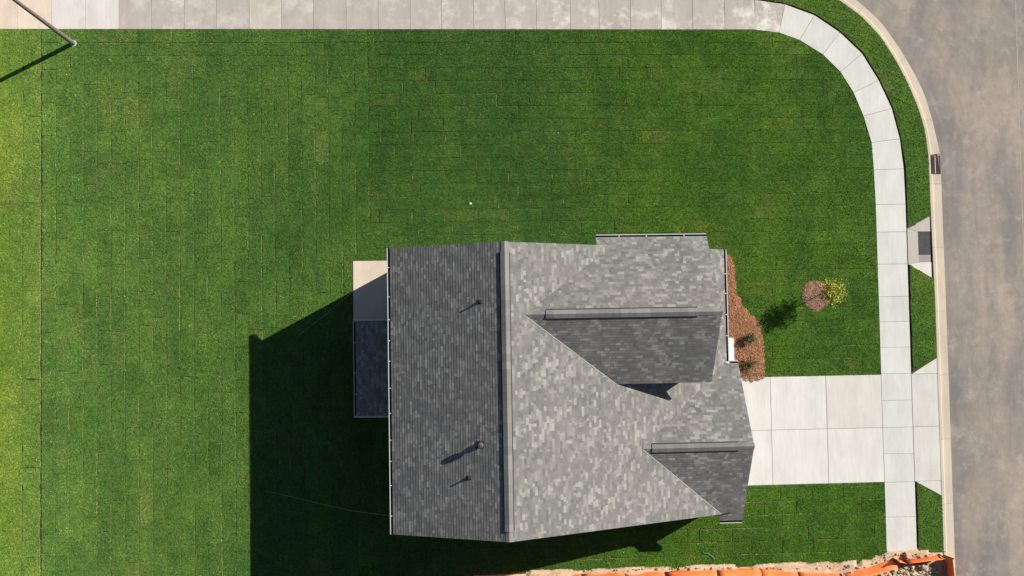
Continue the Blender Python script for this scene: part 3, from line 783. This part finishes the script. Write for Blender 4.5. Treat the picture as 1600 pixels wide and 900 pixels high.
ridge_caps(roof3, 'x', yr3, h3r+0.002, V3+0.02, x3, G(1019, 699, h3r)[0], G(1155, 695, h3r)[0], 0, 0)

def valley(roof, p0, p1, side):
    a, c = np.array(p0), np.array(p1); d_ = (c-a)/np.linalg.norm(c-a); n_ = np.array([-d_[1], d_[0]])*side
    b = MB(); q = [tuple(a), tuple(c), tuple(c+n_*0.035), tuple(a+n_*0.035)]
    b.prism(q, off(fE, 0.0), off(fE, 0.016), tint=1.0); b.build('valley_highlight', M['shingle'], roof)  # lightest tint paints the sun highlight along the valley
valley(roof1, (V2, yr2), (mx(h2), y2s), -1); valley(roof1, (V3, yr3), (mx(hV), yS), -1)
# walls
b = MB()
def prism_y(b, poly, y0, y1):   # outline in x-z, run along y
    k = len(poly); n = len(b.v); b.v += [(x, y0, z) for x, z in poly]+[(x, y1, z) for x, z in poly]
    b.f.append(tuple(range(n, n+k))); b.f.append(tuple(range(n+2*k-1, n+k-1, -1)))
    for i in range(k): j = (i+1) % k; b.f.append((n+i, n+k+i, n+k+j, n+j))
    b.t += [0.5]*(k+2); b.mi += [0]*(k+2)
def prism_x(b, poly, x0, x1):
    k = len(poly); n = len(b.v); b.v += [(x0, y, z) for y, z in poly]+[(x1, y, z) for y, z in poly]
    b.f.append(tuple(range(n, n+k))); b.f.append(tuple(range(n+2*k-1, n+k-1, -1)))
    for i in range(k): j = (i+1) % k; b.f.append((n+i, n+k+i, n+k+j, n+j))
    b.t += [0.5]*(k+2); b.mi += [0]*(k+2)
prism_y(b, [(HX0, -0.2), (HX1, -0.2), (HX1, fE(HX1, 0)-0.2), (xr, hr-0.2), (HX0, fW(HX0, 0)-0.2)], HY0, HY1)
b.build('wall', M['siding'], house)
b = MB(); prism_x(b, [(-8.07, -0.2), (-1.6, -0.2), (-1.6, f3N(0, -1.6)-0.2), (yr3, h3r-0.2), (-8.07, f3S(0, -8.07)-0.2)], HX1-0.05, XG); b.build('wall', M['siding'], house)
b = MB(); prism_x(b, [(-1.75, 3.6), (3.82, 2.9), (3.82, f2N(0, 3.82)-0.2), (yr2, h2r-0.2), (-1.75, f2S(0, -1.75)-0.2)], 7.3, 10.83); b.build('wall', M['siding'], house)
def window(x, y, z, wd, ht, face):   # face: outward axis
    fb, pb = MB(), MB(); e = 0.05
    def bx(b, a0, a1, z0, z1, d0, d1):
        if face == 'W': b.box(x-d1, x-d0, y+a0, y+a1, z0, z1)
        if face == 'E': b.box(x+d0, x+d1, y+a0, y+a1, z0, z1)
        if face == 'S': b.box(x+a0, x+a1, y-d1, y-d0, z0, z1)
        if face == 'N': b.box(x+a0, x+a1, y+d0, y+d1, z0, z1)
    bx(fb, -wd/2-0.08, wd/2+0.08, z-0.08, z, 0.002, e); bx(fb, -wd/2-0.08, wd/2+0.08, z+ht, z+ht+0.08, 0.002, e)
    bx(fb, -wd/2-0.08, -wd/2, z+0.001, z+ht-0.001, 0.002, e); bx(fb, wd/2, wd/2+0.08, z+0.001, z+ht-0.001, 0.002, e); bx(fb, -wd/2+0.001, wd/2-0.001, z+ht*0.49, z+ht*0.52, 0.01, e)
    o = fb.build('window', M['trim'], house); bx(pb, -wd/2+0.001, wd/2-0.001, z+0.001, z+ht-0.001, 0.003, 0.02); pb.build('pane', M['glass'], o)
for yy in (-6, -3.4, -0.2, 2.2): window(HX0, yy, 3.3, 0.9, 1.4, 'W')
for yy in (-6.3, 1.9): window(HX0, yy, 0.9, 1.2, 1.4, 'W')
for xx in (0.5, 4.5): window(xx, HY0, 3.2, 0.9, 1.3, 'S'); window(xx, HY1, 3.2, 0.9, 1.3, 'N')
for yy in (-0.3, 0.85, 2.0): window(10.83, yy, 3.95, 0.8, 1.3, 'E')
window(HX1, 2.2, 0.9, 1.5, 1.4, 'E')
b = MB(); b.box(HX1+0.002, HX1+0.06, -1.2, -0.25, 0.12, 2.15); dr = b.build('door', M['door'], house)
b = MB(); b.tube([(HX1+0.06, -0.36, 1.05), (HX1+0.12, -0.36, 1.05)], 0.03); b.build('handle', M['steel'], dr)
gd = MB(); gd.box(XG+0.002, XG+0.02, -7.25, -2.35, 0.07, 2.2); gdo = gd.build('garage_door', M['trim'], house)
for k in range(4):
    b = MB(); b.box(XG+0.021, XG+0.05, -7.2, -2.4, 0.10+k*0.525, 0.60+k*0.525); b.build('panel', M['white'], gdo, bevel=0.01)
for yy in (0.9, 3.3):
    b = MB(); b.box(12.2, 12.36, yy-0.08, yy+0.08, 0.06, fE(12.28, 0)-0.17); b.build('porch_post', M['trim'], house)
b = MB(); b.box(HX1+0.001, 12.05, -1.59, 3.6, -0.2, 0.09); o = b.build('porch_floor', M['concrete'], house)
o.color = (0.6, 0.59, 0.55, 1)
sx0, sy0 = G(1130, 528, 0.17); sx1, sy1 = G(1147.5, 568, 0.17)
b = MB(); b.box(12.051, sx1, sy1-0.12, sy0, -0.2, 0.17); st = b.build('porch_step', M['concrete'], house, bevel=0.01); st.color = (0.68, 0.68, 0.66, 1)

# gutters: open channels with hangers
def gutter(p0, p1, z, out, hang=0.95, name='gutter', parent=None):
    """back edge runs from p0 to p1 in plan; `out` is the outward unit vector; rim at height z"""
    ox, oy = out; w_, d_ = 0.125, 0.11
    L_ = math.hypot(p1[0]-p0[0], p1[1]-p0[1]); b = MB()
    pr = [(0, 0), (0, -d_), (w_*0.8, -d_), (w_, -d_*0.45), (w_, 0.008), (w_-0.036, 0.008), (w_-0.036, 0.0), (w_-0.012, 0.0), (w_-0.014, -d_*0.42), (w_*0.76, -d_+0.01), (0.008, -d_+0.01), (0.008, 0)]
    k = len(pr); n = 0
    for p in (p0, p1): b.v += [(p[0]+ox*o, p[1]+oy*o, z+zz) for o, zz in pr]
    for i in range(k): j = (i+1) % k; b.f.append((i, j, k+j, k+i)); b.t.append(0.5); b.mi.append(1 if 7 <= i <= 10 else 0)  # inner faces take the dark colour that paints their shade
    for base in (0, k):     # end caps
        m = len(b.v); b.v += [b.v[base], b.v[base+1], b.v[base+2], b.v[base+3], b.v[base+4]]
        b.f.append((m, m+1, m+2, m+3, m+4)); b.t.append(0.5); b.mi.append(0)
    g = b.build(name, [M['white'], M['inner_shade']], parent or house)
    cnt = int(L_/hang)
    for q in range(1, cnt):
        f = (q+random.uniform(-0.25, 0.25))/cnt; x = p0[0]+(p1[0]-p0[0])*f; y = p0[1]+(p1[1]-p0[1])*f
        h = MB(); tx, ty = (p1[0]-p0[0])/L_*0.018, (p1[1]-p0[1])/L_*0.018
        h.prism([(x-tx, y-ty), (x+tx, y+ty), (x+tx+ox*0.11, y+ty+oy*0.11), (x-tx+ox*0.11, y-ty+oy*0.11)], z-0.02, z+0.004); h.build('hanger', M['white'], g)
    return g
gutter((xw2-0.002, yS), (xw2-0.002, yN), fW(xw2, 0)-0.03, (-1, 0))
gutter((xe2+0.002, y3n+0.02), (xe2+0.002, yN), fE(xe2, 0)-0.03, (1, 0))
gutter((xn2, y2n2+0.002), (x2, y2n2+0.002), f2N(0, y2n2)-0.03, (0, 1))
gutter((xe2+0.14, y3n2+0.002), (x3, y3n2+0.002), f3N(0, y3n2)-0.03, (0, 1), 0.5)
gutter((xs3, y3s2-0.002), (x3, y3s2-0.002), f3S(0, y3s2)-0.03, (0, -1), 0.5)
# black dashes standing in for the shaded gap and gutter interior at garage eaves
b = MB(); q0 = on_plane(1126, 804.5, f3S); q1 = on_plane(1140, 801, f3S)
b.prism([(q0[0], q0[1]-0.01), (q1[0], q1[1]-0.01), (q1[0], q1[1]+0.03), (q0[0], q0[1]+0.03)], off(f3S, 0.0), off(f3S, 0.07)); b.build('eave_shade', M['vent'], house)
b = MB(); q0 = on_plane(1121, 570, f3N); q1 = on_plane(1137, 567.5, f3N)
for k in range(6):
    xk = q0[0]+(q1[0]-q0[0])*k/6; yk2 = q0[1]+(q1[1]-q0[1])*k/6
    b.box(xk, xk+(q1[0]-q0[0])/6*0.8, yk2-0.03-0.01*(k % 2), yk2+0.015, f3N(0, yk2)-0.02, f3N(0, yk2)+0.03)
b.build('eave_shade', M['vent'], house)
# roof over the patio
pz0, pz1 = 2.55, 3.05
PX0 = G(552.5, 575, pz0)[0]; PYN = G(575, 501.5, 2.75)[1]; PYS = G(575, 650, 2.75)[1]
fP = lambda x, y: pz0+(pz1-pz0)*(x-PX0)/(HX0-PX0)
POLY['P'] = [(PX0+0.12, PYS), (HX0, PYS), (HX0, PYN), (PX0+0.12, PYN)]
b = MB(); b.prism(POLY['P'], off(fP, -0.16), off(fP, -0.012), mi=0, mi_side=1); roofp = b.build('patio_roof', [M['deck'], M['trim']], house)
shingles(roofp, 'P', fP, 'y', 1, PX0+0.12, HX0)
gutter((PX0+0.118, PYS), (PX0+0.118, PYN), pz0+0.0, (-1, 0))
for yy, s in ((PYN, 1), (PYS, -1)):
    b = MB(); 
    b.prism([(PX0, yy+s*0.002), (HX0-0.002, yy+s*0.002), (HX0-0.002, yy+s*0.07), (PX0, yy+s*0.07)], off(fP, -0.17), off(fP, 0.03)); rk = b.build('rake_board', M['white'], house)
for yy in (PYN-0.25, PYS+0.25):
    b = MB(); b.box(PX0+0.25, PX0+0.39, yy-0.07, yy+0.07, 0.066, fP(PX0+0.32, 0)-0.17); b.build('patio_post', M['trim'], house)
pat = MB(); pat.prism([(PAT[0], PAT[1]), (HX0, PAT[1]), (HX0, PAT[2]), (PAT[0], PAT[2])], -0.2, 0.065)
o = pat.build('patio', M['concrete'], None, bevel=0.01); o.color = (0.56, 0.46, 0.37, 1); tag(o, kind='structure')

# roof penetrations
def boot(b, x, y, s):
    b.prism([(x-s, y-s), (x+s, y-s), (x+s, y+s), (x-s, y+s)], off(fW, 0.0), off(fW, 0.022))
def vent_pipe(u, v, ht, r):
    x, y, z = on_plane(u, v, fW); b = MB(); boot(b, x, y, 0.085); bo = b.build('vent_boot', M['dark'], roof1)
    c = MB(); c.tube([(x, y, z-0.05), (x, y, z+0.05), (x, y, z+0.09)], [r*2.4, r*2.0, r*1.15], 12); c.build('collar', M['dark'], roof1)
    p = MB(); p.tube([(x, y, z-0.05), (x, y, z+ht)], r, 12, cap=False); p.tube([(x, y, z+ht-0.03), (x, y, z+ht-0.029)], r*0.98, 12)
    p.build('vent_pipe', M['dark'], roof1)
vent_pipe(749.5, 471.5, 0.235, 0.035); vent_pipe(732.5, 746.5, 0.22, 0.035)
x, y, z = on_plane(750.5, 694.5, fW)
b = MB(); boot(b, x, y, 0.14); b.build('flue_flashing', M['dark'], roof1)
b = MB(); b.tube([(x, y, z-0.1), (x, y, z+0.13), (x, y, z+0.17)], [0.14, 0.115, 0.085], 16); b.build('flue_base', M['dark'], roof1)
b = MB(); b.tube([(x, y, z+0.15), (x, y, z+0.34)], 0.072, 16); b.build('flue_pipe', M['steel'], roof1)
b = MB(); b.tube([(x, y, z+0.30), (x, y, z+0.31), (x, y, z+0.39), (x, y, z+0.43), (x, y, z+0.45)], [0.09, 0.125, 0.125, 0.10, 0.03], 16); b.build('flue_cap', M['steel'], roof1)

# ------------------------------------------------------------------ planting
def hash01(x, y, s=0.0): return (math.sin(x*12.9898+y*78.233+s)*43758.5453) % 1
def chips(poly, zf, n, rng, sz=(0.025, 0.075)):
    lo = np.min(poly, 0); hi = np.max(poly, 0); P = rng.uniform(lo, hi, (n*2, 2)); P = P[inside(poly, P)][:n]
    V = []; F = []; T = []
    for (x, y) in P:
        l = rng.uniform(*sz); wd = rng.uniform(0.010, 0.026); a = rng.uniform(0, 6.28); ca, sa_ = math.cos(a), math.sin(a)
        tz = rng.uniform(-0.5, 0.5)*l; tw = rng.uniform(-0.5, 0.5)*wd; z = zf(x, y)+0.012+abs(tz)*0.5
        k = len(V)
        for (p, q) in ((-1, -1), (1, -1), (1, 1), (-1, 1)):
            V.append((x+ca*l/2*p-sa_*wd/2*q, y+sa_*l/2*p+ca*wd/2*q, z+tz/2*p+tw/2*q))
        F.append((k, k+1, k+2, k+3)); T.append(float(rng.random()))
    return V, F, T
def mulch(name, poly, hmax, n, mats, label, seed):
    rng = np.random.default_rng(seed); b = MB(); cx = np.mean([p[0] for p in poly]); cy = np.mean([p[1] for p in poly])
    P = np.array(poly)
    def edge_d(x, y):
        m = 9
        for i in range(len(poly)):
            a = P[i]; c = P[(i+1) % len(poly)]; t_ = np.clip(np.dot((x, y)-a, c-a)/max(1e-9, np.dot(c-a, c-a)), 0, 1); m = min(m, np.hypot(*(a+(c-a)*t_-(x, y))))
        return m
    zf = lambda x, y: 0.012+hmax*min(1, edge_d(x, y)/0.25)+0.012*math.sin(x*9)*math.sin(y*8)
    # mound as a fine grid clipped to the outline
    step = 0.14; lo = P.min(0); hi = P.max(0)
    for i in range(int((hi[0]-lo[0])/step)+1):
        for j in range(int((hi[1]-lo[1])/step)+1):
            x0, y0 = lo[0]+i*step, lo[1]+j*step; q = [(x0, y0), (x0+step, y0), (x0+step, y0+step), (x0, y0+step)]
            ins = inside(poly, np.array(q)+1e-6)
            if ins.all(): b.face([(x, y, zf(x, y)) for x, y in q])
            elif ins.any():
                b.face([(x, y, zf(x, y) if k else 0.004) for (x, y), k in zip(q, ins)])
    V, F, T = chips([tuple(p) for p in poly], zf, n, rng); k = len(b.v); b.v += V; b.f += [tuple(k+i for i in f) for f in F]; b.t += T; b.mi += [1]*len(F)
    o = b.build(name, mats); tag(o, label, 'mulch', kind='stuff'); return o, zf
mbed, mz = mulch('mulch_bed', MUL, 0.07, 11000, [M['mulch'], M['chip']], 'reddish bark mulch bed along the front porch beside the lawn', 3)
# stray chips and straw spilled on the drive's corner
rng = np.random.default_rng(11); c0 = G(1165, 592)
V, F, T = chips([G(1158, 588), G(1196, 588), G(1190, 593), G(1170, 597), G(1160, 595)], lambda x, y: TOPZ, 160, rng, (0.04, 0.16)); b = MB(); b.v = V; b.f = F; b.t = T; b.mi = [0]*len(F)
tag(b.build('spilled_chips', M['chip']), 'loose bark chips spilled from the bed onto the driveway corner', 'chips', kind='stuff')
rc = G(1276, 462); rr_ = 0.74
ring_poly = [(rc[0]+rr_*(1+0.05*math.sin(3*a+1)+0.03*math.sin(7*a))*math.cos(a), rc[1]+rr_*(1+0.05*math.sin(3*a+1))*math.sin(a)) for a in [2*math.pi*k/28 for k in range(28)]]
mring, rzf = mulch('mulch_ring', ring_poly, 0.06, 2400, [M['mulch'], M['chip2']], 'round brown mulch ring at the foot of the young tree', 5)

def leaf(b, p, d, l, wd, tint):
    d = Vector(d).normalized(); s = d.cross(Vector((random.gauss(0, 1), random.gauss(0, 1), random.gauss(0, 1)))).normalized(); n_ = d.cross(s)
    p = Vector(p); m = p+d*l*0.5+n_*l*0.08
    b.face([p, m+s*wd, p+d*l, m-s*wd], tint)
def young_tree():
    bx_, by_ = G(1281, 459.5); root = empty('young_tree', (bx_, by_, 0.05)); tag(root, 'young tree with yellow-green leaves standing in its mulch ring', 'tree')
    tr = MB(); tr.tube([(0, 0, -0.03), (0.01, 0, 0.3), (0.0, 0.015, 0.8), (0.015, 0.02, 1.3), (0.03, 0.02, 1.9), (0.03, 0.03, 2.2)], [0.032, 0.026, 0.022, 0.018, 0.011, 0.005], 8)
    cr = MB(); ends_ = []
    for k in range(30):
        z0 = random.uniform(0.95, 2.0); a = k*2.4+random.uniform(-0.4, 0.4); up = random.uniform(0.35, 1.0)
        l = 0.66*(1-0.4*(z0-0.95)/1.1)*random.uniform(0.7, 1.1)
        p0 = Vector((0.012, 0.018, z0)); d_ = Vector((math.cos(a), math.sin(a), up)).normalized(); p1 = p0+d_*l*0.55; p2 = p0+d_*l+Vector((0, 0, 0.06))
        tr.tube([p0, p1, p2], [0.009, 0.006, 0.003], 5)
        for q in range(85):
            f = random.uniform(0.25, 1.08); pp = p0.lerp(p2, f)+Vector((random.gauss(0, 0.10), random.gauss(0, 0.10), random.gauss(0, 0.08)))
            leaf(cr, pp, (random.gauss(0, 1)+d_.x, random.gauss(0, 1)+d_.y, random.gauss(0.2, 0.6)), random.uniform(0.05, 0.095), random.uniform(0.017, 0.03), random.random())
    tr.build('trunk', M['bark'], root); cr.build('crown', M['leaf'], root)
young_tree()
def shrub(u, v, r, ht, label, seed):
    random.seed(seed); x, y = G(u, v, 0.1); root = empty('shrub', (x, y, 0.07)); tag(root, label, 'shrub', 'shrubs in the front bed')
    st = MB(); fo = MB()
    for k in range(80):
        a = random.uniform(0, 6.28); tilt = random.uniform(0.1, 1.0); l = ht*random.uniform(0.6, 1.1)
        d_ = Vector((math.cos(a)*math.sin(tilt), math.sin(a)*math.sin(tilt), math.cos(tilt))); p0 = Vector((d_.x*0.03, d_.y*0.03, -0.02))
        sc = r/(ht*0.75); p2 = Vector((d_.x*l*sc*1.3, d_.y*l*sc*1.3, d_.z*l))
        st.tube([p0, p0.lerp(p2, 0.6)+Vector((0, 0, 0.02)), p2], [0.005, 0.004, 0.002], 4)
        for q in range(9):
            pp = p0.lerp(p2, random.uniform(0.35, 1.05)); leaf(fo, pp, (d_.x+random.gauss(0, 0.6), d_.y+random.gauss(0, 0.6), d_.z+random.gauss(0, 0.5)), random.uniform(0.05, 0.11), random.uniform(0.010, 0.02), random.random())
    st.build('stem', M['bark'], root); fo.build('foliage', M['shrub'], root)
shrub(1169.5, 528, 0.30, 0.55, 'sparse olive shrub in the mulch bed nearest the tree shadow', 21)
shrub(1169, 568.5, 0.30, 0.55, 'sparse dark olive shrub in the mulch bed nearest the driveway', 22)
random.seed(99)

# ------------------------------------------------------------------ light pole
px_, py_ = G(115, 68); lp = empty('light_pole', (px_, py_, 0)); tag(lp, 'tall grey brown street light pole leaning over the north walk', 'light pole')
lp['label'] = 'tall grey brown street light pole beside the north sidewalk'
b = MB(); b.tube([(0, 0, -0.1), (0, 0, 0.055)], [0.16, 0.15], 20); b.build('footing', M['polebase'], lp)
lean = Vector((-0.016, -0.006, 0))
b = MB(); b.tube([lean*z+Vector((0, 0, z)) for z in (0.05, 2.1)], [0.105, 0.10], 18); b.tube([lean*z+Vector((0, 0, z)) for z in (2.1, 2.13, 5.0, 9.2)], [0.112, 0.096, 0.085, 0.062], 18); b.build('shaft', M['pole'], lp)
tip = lean*9.1+Vector((0, 0, 9.1))
b = MB(); b.tube([tip, tip+Vector((-0.1, 0.5, 0.25)), tip+Vector((-0.15, 1.8, 0.35))], [0.04, 0.035, 0.03], 10); b.build('arm', M['pole'], lp)
b = MB(); hx = tip+Vector((-0.15, 2.1, 0.33)); b.prism([(hx.x-0.15, hx.y-0.35), (hx.x+0.15, hx.y-0.35), (hx.x+0.18, hx.y+0.3), (hx.x-0.18, hx.y+0.3)], hx.z-0.06, hx.z+0.06); b.build('lamp_head', M['dark'], lp, bevel=0.03)

# ------------------------------------------------------------------ building site beyond the lawn
def lump(x, y): 
    return 0.085+0.05*math.sin(x*1.7+y*2.3)+0.03*math.sin(x*4.1-y*3.3)+0.02*hash01(round(x, 2), round(y, 2))
site = [G(740, 906), G(800, 899), G(850, 894.5), G(1000, 888.5), G(1061, 884.5), G(1240, 883.5), G(1345, 880.5), G(1386, 862.5), G(1434, 862.5), G(1471.5, 863), (XCB+0.0, -26), (G(740, 900)[0], -26)]
b = MB(); step = 0.22; P = np.array(site); lo = P.min(0); hi = P.max(0)
lo[1] = max(lo[1], -18)
for i in range(int((hi[0]-lo[0])/step)+1):
    for j in range(int((hi[1]-lo[1])/step)+1):
        x0, y0 = lo[0]+i*step, lo[1]+j*step; q = [(x0, y0), (x0+step, y0), (x0+step, y0+step), (x0, y0+step)]
        ins = inside(site, np.array(q))
        if ins.any(): b.face([(x, y, lump(x, y) if k else 0.004) for (x, y), k in zip(q, ins)])
tag(b.build('bare_dirt', M['dirt'], smooth=False), kind='structure')
# dirt dragged over the end of the gutter
b = MB()
rng = np.random.default_rng(4)
def clod(b, x, y, z, r):
    n = len(b.v); a0 = rng.uniform(0, 6.28); k = 6
    for ring, (rr2, zz) in enumerate(((1.0, -0.3), (0.9, 0.35), (0.45, 0.8))):
        for j in range(k):
            a = a0+j*2*math.pi/k+ring*0.4; q = r*rr2*rng.uniform(0.7, 1.25); b.v.append((x+q*math.cos(a), y+q*math.sin(a)*0.85, z+r*zz*rng.uniform(0.7, 1.2)))
    b.v.append((x, y, z+r*0.9))
    for ring in range(2):
        for j in range(k): b.f.append((n+ring*k+j, n+ring*k+(j+1) % k, n+ring*k+k+(j+1) % k, n+ring*k+k+j)); b.t.append(0.5); b.mi.append(0)
    for j in range(k): b.f.append((n+2*k+j, n+2*k+(j+1) % k, n+3*k)); b.t.append(0.5); b.mi.append(0)
pile = [G(1300, 905), G(1340, 893), G(1390, 882), G(1440, 878), G(1458, 884), G(1466, 897), G(1466, 930), G(1300, 930)]
lo = np.min(pile, 0); hi = np.max(pile, 0); Q = rng.uniform(lo, hi, (1500, 2)); Q = Q[inside(pile, Q)]
for (x, y) in Q: 
    r = 0.03+0.10*rng.random()**4*1.6; clod(b, x, y, lump(x, y)+r*0.2, r)
strip = [G(850, 893), G(1061, 886), G(1240, 885), G(1345, 882.5), G(1386, 865), G(1470, 864.5), G(1470, 868), G(1395, 874), G(1350, 888), G(1240, 888), G(1061, 889)]
lo = np.min(strip, 0); hi = np.max(strip, 0); Q = rng.uniform(lo, hi, (1500, 2)); Q = Q[inside(strip, Q)][:420]
for (x, y) in Q: r = 0.015+0.07*rng.random()**4; clod(b, x, y, lump(x, y)+r*0.2, r)
tag(b.build('dirt_clods', M['clod']), 'crumbled tan dirt clods heaped inside the orange fence', 'dirt', kind='stuff')
b = MB(); x, y = G(1416, 867); clod(b, x, y, 0.08, 0.24); tag(b.build('boulder', M['clod']), 'tan lump of rock just past the end of the sidewalk', 'rock')
x, y = G(1440, 884); b = MB(); clod(b, x, y, 0.12, 0.27); tag(b.build('boulder', M['clod']), 'pale rock inside the fence corner near the curb', 'rock')
# orange fence
def fence(pts, heights, leans, label, name='silt_fence', text=True):
    P3 = [(*G(u, v), h, l) for (u, v), h, l in zip(pts, heights, leans)]
    root = empty(name, (P3[0][0], P3[0][1], 0)); tag(root, label, 'fence'); o0 = P3[0]
    rs = []; 
    for i in range(len(P3)-1):
        a, c = P3[i], P3[i+1]; L_ = math.hypot(c[0]-a[0], c[1]-a[1]); k = max(3, int(L_/0.35))
        fb = MB(); uvs = []; rows = []
        nx, ny = -(c[1]-a[1])/L_, (c[0]-a[0])/L_
        for j in range(k+1):
            f = j/k; x = a[0]+(c[0]-a[0])*f; y = a[1]+(c[1]-a[1])*f; sag = 0.035*math.sin(math.pi*f); h = a[2]+(c[2]-a[2])*f-sag; ln = a[3]+(c[3]-a[3])*f
            wv = 0.05*math.sin(f*9+i*2)+0.03*math.sin(f*23+i*5)+random.gauss(0, 0.015); n0 = len(fb.v); rows.append(n0)
            for m_, g_ in enumerate((0, 0.33, 0.66, 1)):
                fb.v.append((x+nx*(ln*g_*h+wv*math.sin(g_*3))-o0[0], y+ny*(ln*g_*h+wv*math.sin(g_*3))-o0[1], 0.01+random.uniform(-0.02, 0.03)*g_+h*g_*math.sqrt(max(0.1, 1-min(0.9, ln*ln)))))
        for j in range(k):
            for m_ in range(3):
                fb.f.append((rows[j]+m_, rows[j+1]+m_, rows[j+1]+m_+1, rows[j]+m_+1)); fb.t.append(0.5); fb.mi.append(0)
                uvs += [(i*2+L_*j/k, m_/3), (i*2+L_*(j+1)/k, m_/3), (i*2+L_*(j+1)/k, (m_+1)/3), (i*2+L_*j/k, (m_+1)/3)]
        fo = fb.build('fabric', M['fence'], root, smooth=True)
        uv = fo.data.uv_layers.new(name='UVMap'); uv.data.foreach_set('uv', [q for p in uvs for q in p])
        md = fo.modifiers.new('thick', 'SOLIDIFY'); md.thickness = 0.006
    for i, a in enumerate(P3):
        c = P3[min(i+1, len(P3)-1)]; p = P3[max(i-1, 0)]; L_ = max(1e-6, math.hypot(c[0]-p[0], c[1]-p[1])); nx, ny = -(c[1]-p[1])/L_, (c[0]-p[0])/L_
        sb_ = MB(); l = a[3]; s_ = math.sqrt(max(0.1, 1-min(0.9, l*l))); h = a[2]+0.12
        sb_.tube([(a[0]-o0[0]+nx*0.03, a[1]-o0[1]+ny*0.03, -0.1), (a[0]-o0[0]+nx*(l*h+0.03), a[1]-o0[1]+ny*(l*h+0.03), h*s_)], 0.028, 4); sb_.build('stake', M['wood'], root)
fence([(700,907),(770,903),(832,899.5),(908,896.5),(975,894.5),(1040,892.5),(1118,887.5),(1186,888),(1246,891.5),(1312,897)], [0.6]*10, [-0.35, -0.3, -0.35, -0.3, -0.35, -0.3, -0.5, -0.45, -0.4, -0.2],
      'long orange fabric site fence on stakes along the lawn and house shadow')
fence([(1312,897),(1394,872.5)], [0.8, 0.7], [-0.35, -0.5], 'orange fence panel slanting across the dirt towards the sidewalk end')
fence([(1394,872.5),(1410,875.5),(1466,866)], [0.75, 0.65, 0.8], [-0.05, -0.05, -0.1], 'low orange fence strip crossing the end of the sidewalk')
fence([(1473.5,867.5),(1482,925)], [0.85, 0.85], [0.05, 0.05], 'orange fence panel running along the curb at the corner')

# ------------------------------------------------------------------ small things
def string(pts, label):
    b = MB(); P_ = [G(u, v, 0.07)+(0.075,) for u, v in pts]; b.tube(P_, 0.0055, 5); tag(b.build('string', M['string']), label, 'string')
string([(414,767),(450,775),(500,787),(550,798),(609,806)], 'long thin white string lying in the house shadow on the lawn')
string([(466,524),(490,506),(530,474),(553,454)], 'short thin white string by the patio in the house shadow')
for (u, v, s, label) in ((735,318,0.10,'white scrap of paper on the lawn above the roof ridge'), (872,208,0.04,'small white scrap on the lawn right of centre')):
    x, y = G(u, v); b = MB(); n_ = 7
    for r_, z_ in ((s, 0.05), (s*0.75, 0.075)):
        pass
    s *= 0.6; ring_ = [(x+s*random.uniform(0.6, 1.1)*math.cos(a), y+s*random.uniform(0.5, 0.9)*math.sin(a), 0.055+random.uniform(0, 0.03)) for a in [2*math.pi*k/n_ for k in range(n_)]]
    for k in range(n_): b.face([ring_[k], ring_[(k+1) % n_], (x, y, 0.095)])
    b.face([(p[0], p[1], 0.045) for p in ring_[::-1]]); tag(b.build('paper_scrap', M['paper']), label, 'litter', 'white scraps on the lawn')
b = MB(); b.tube([(*G(u, v), 0.075) for u, v in ((1098,863.5),(1105,864),(1110,867),(1115,872),(1116,874))], 0.014, 8); tag(b.build('hose_piece', M['teal']), 'short curved piece of teal hose on the grass near the fence', 'hose')
# air conditioner beside the south wall
ax, ay = G(944, 829); ac = empty('air_conditioner', (ax, -8.42, 0.0)); tag(ac, 'pale air conditioning unit in shade against the south wall', 'air conditioner')
b = MB(); b.box(-0.5, 0.5, -0.5, 0.5, -0.05, 0.06); b.build('pad', M['polebase'], ac)
b = MB(); b.box(-0.4, 0.4, -0.4, 0.4, 0.065, 0.8); b.build('cabinet', M['siding'], ac, bevel=0.03)
b = MB(); b.tube([(0, 0, 0.80), (0, 0, 0.83)], 0.3, 20); b.build('fan_grille', M['dark'], ac)
# pale clippings scattered near the fence
b = MB(); rng = np.random.default_rng(8)
for (u, v, su, sv, n_) in ((950,872,40,6,60), (1030,867,60,6,25), (1170,868,60,8,25)):
    for _ in range(n_):
        x, y = G(u+rng.normal(0, su*0.5), v+rng.normal(0, sv*0.7)); a = rng.uniform(0, 3.14); l = rng.uniform(0.015, 0.035); dx, dy = l*math.cos(a), l*math.sin(a)
        b.face([(x-dx, y-dy, 0.06), (x+dy*0.3, y-dx*0.3, 0.07), (x+dx, y+dy, 0.062), (x-dy*0.3, y+dx*0.3, 0.06)], 1.0)
tag(b.build('dry_clippings', M['sod_side']), 'scattered pale dry clippings on the grass near the fence', 'clippings', kind='stuff')
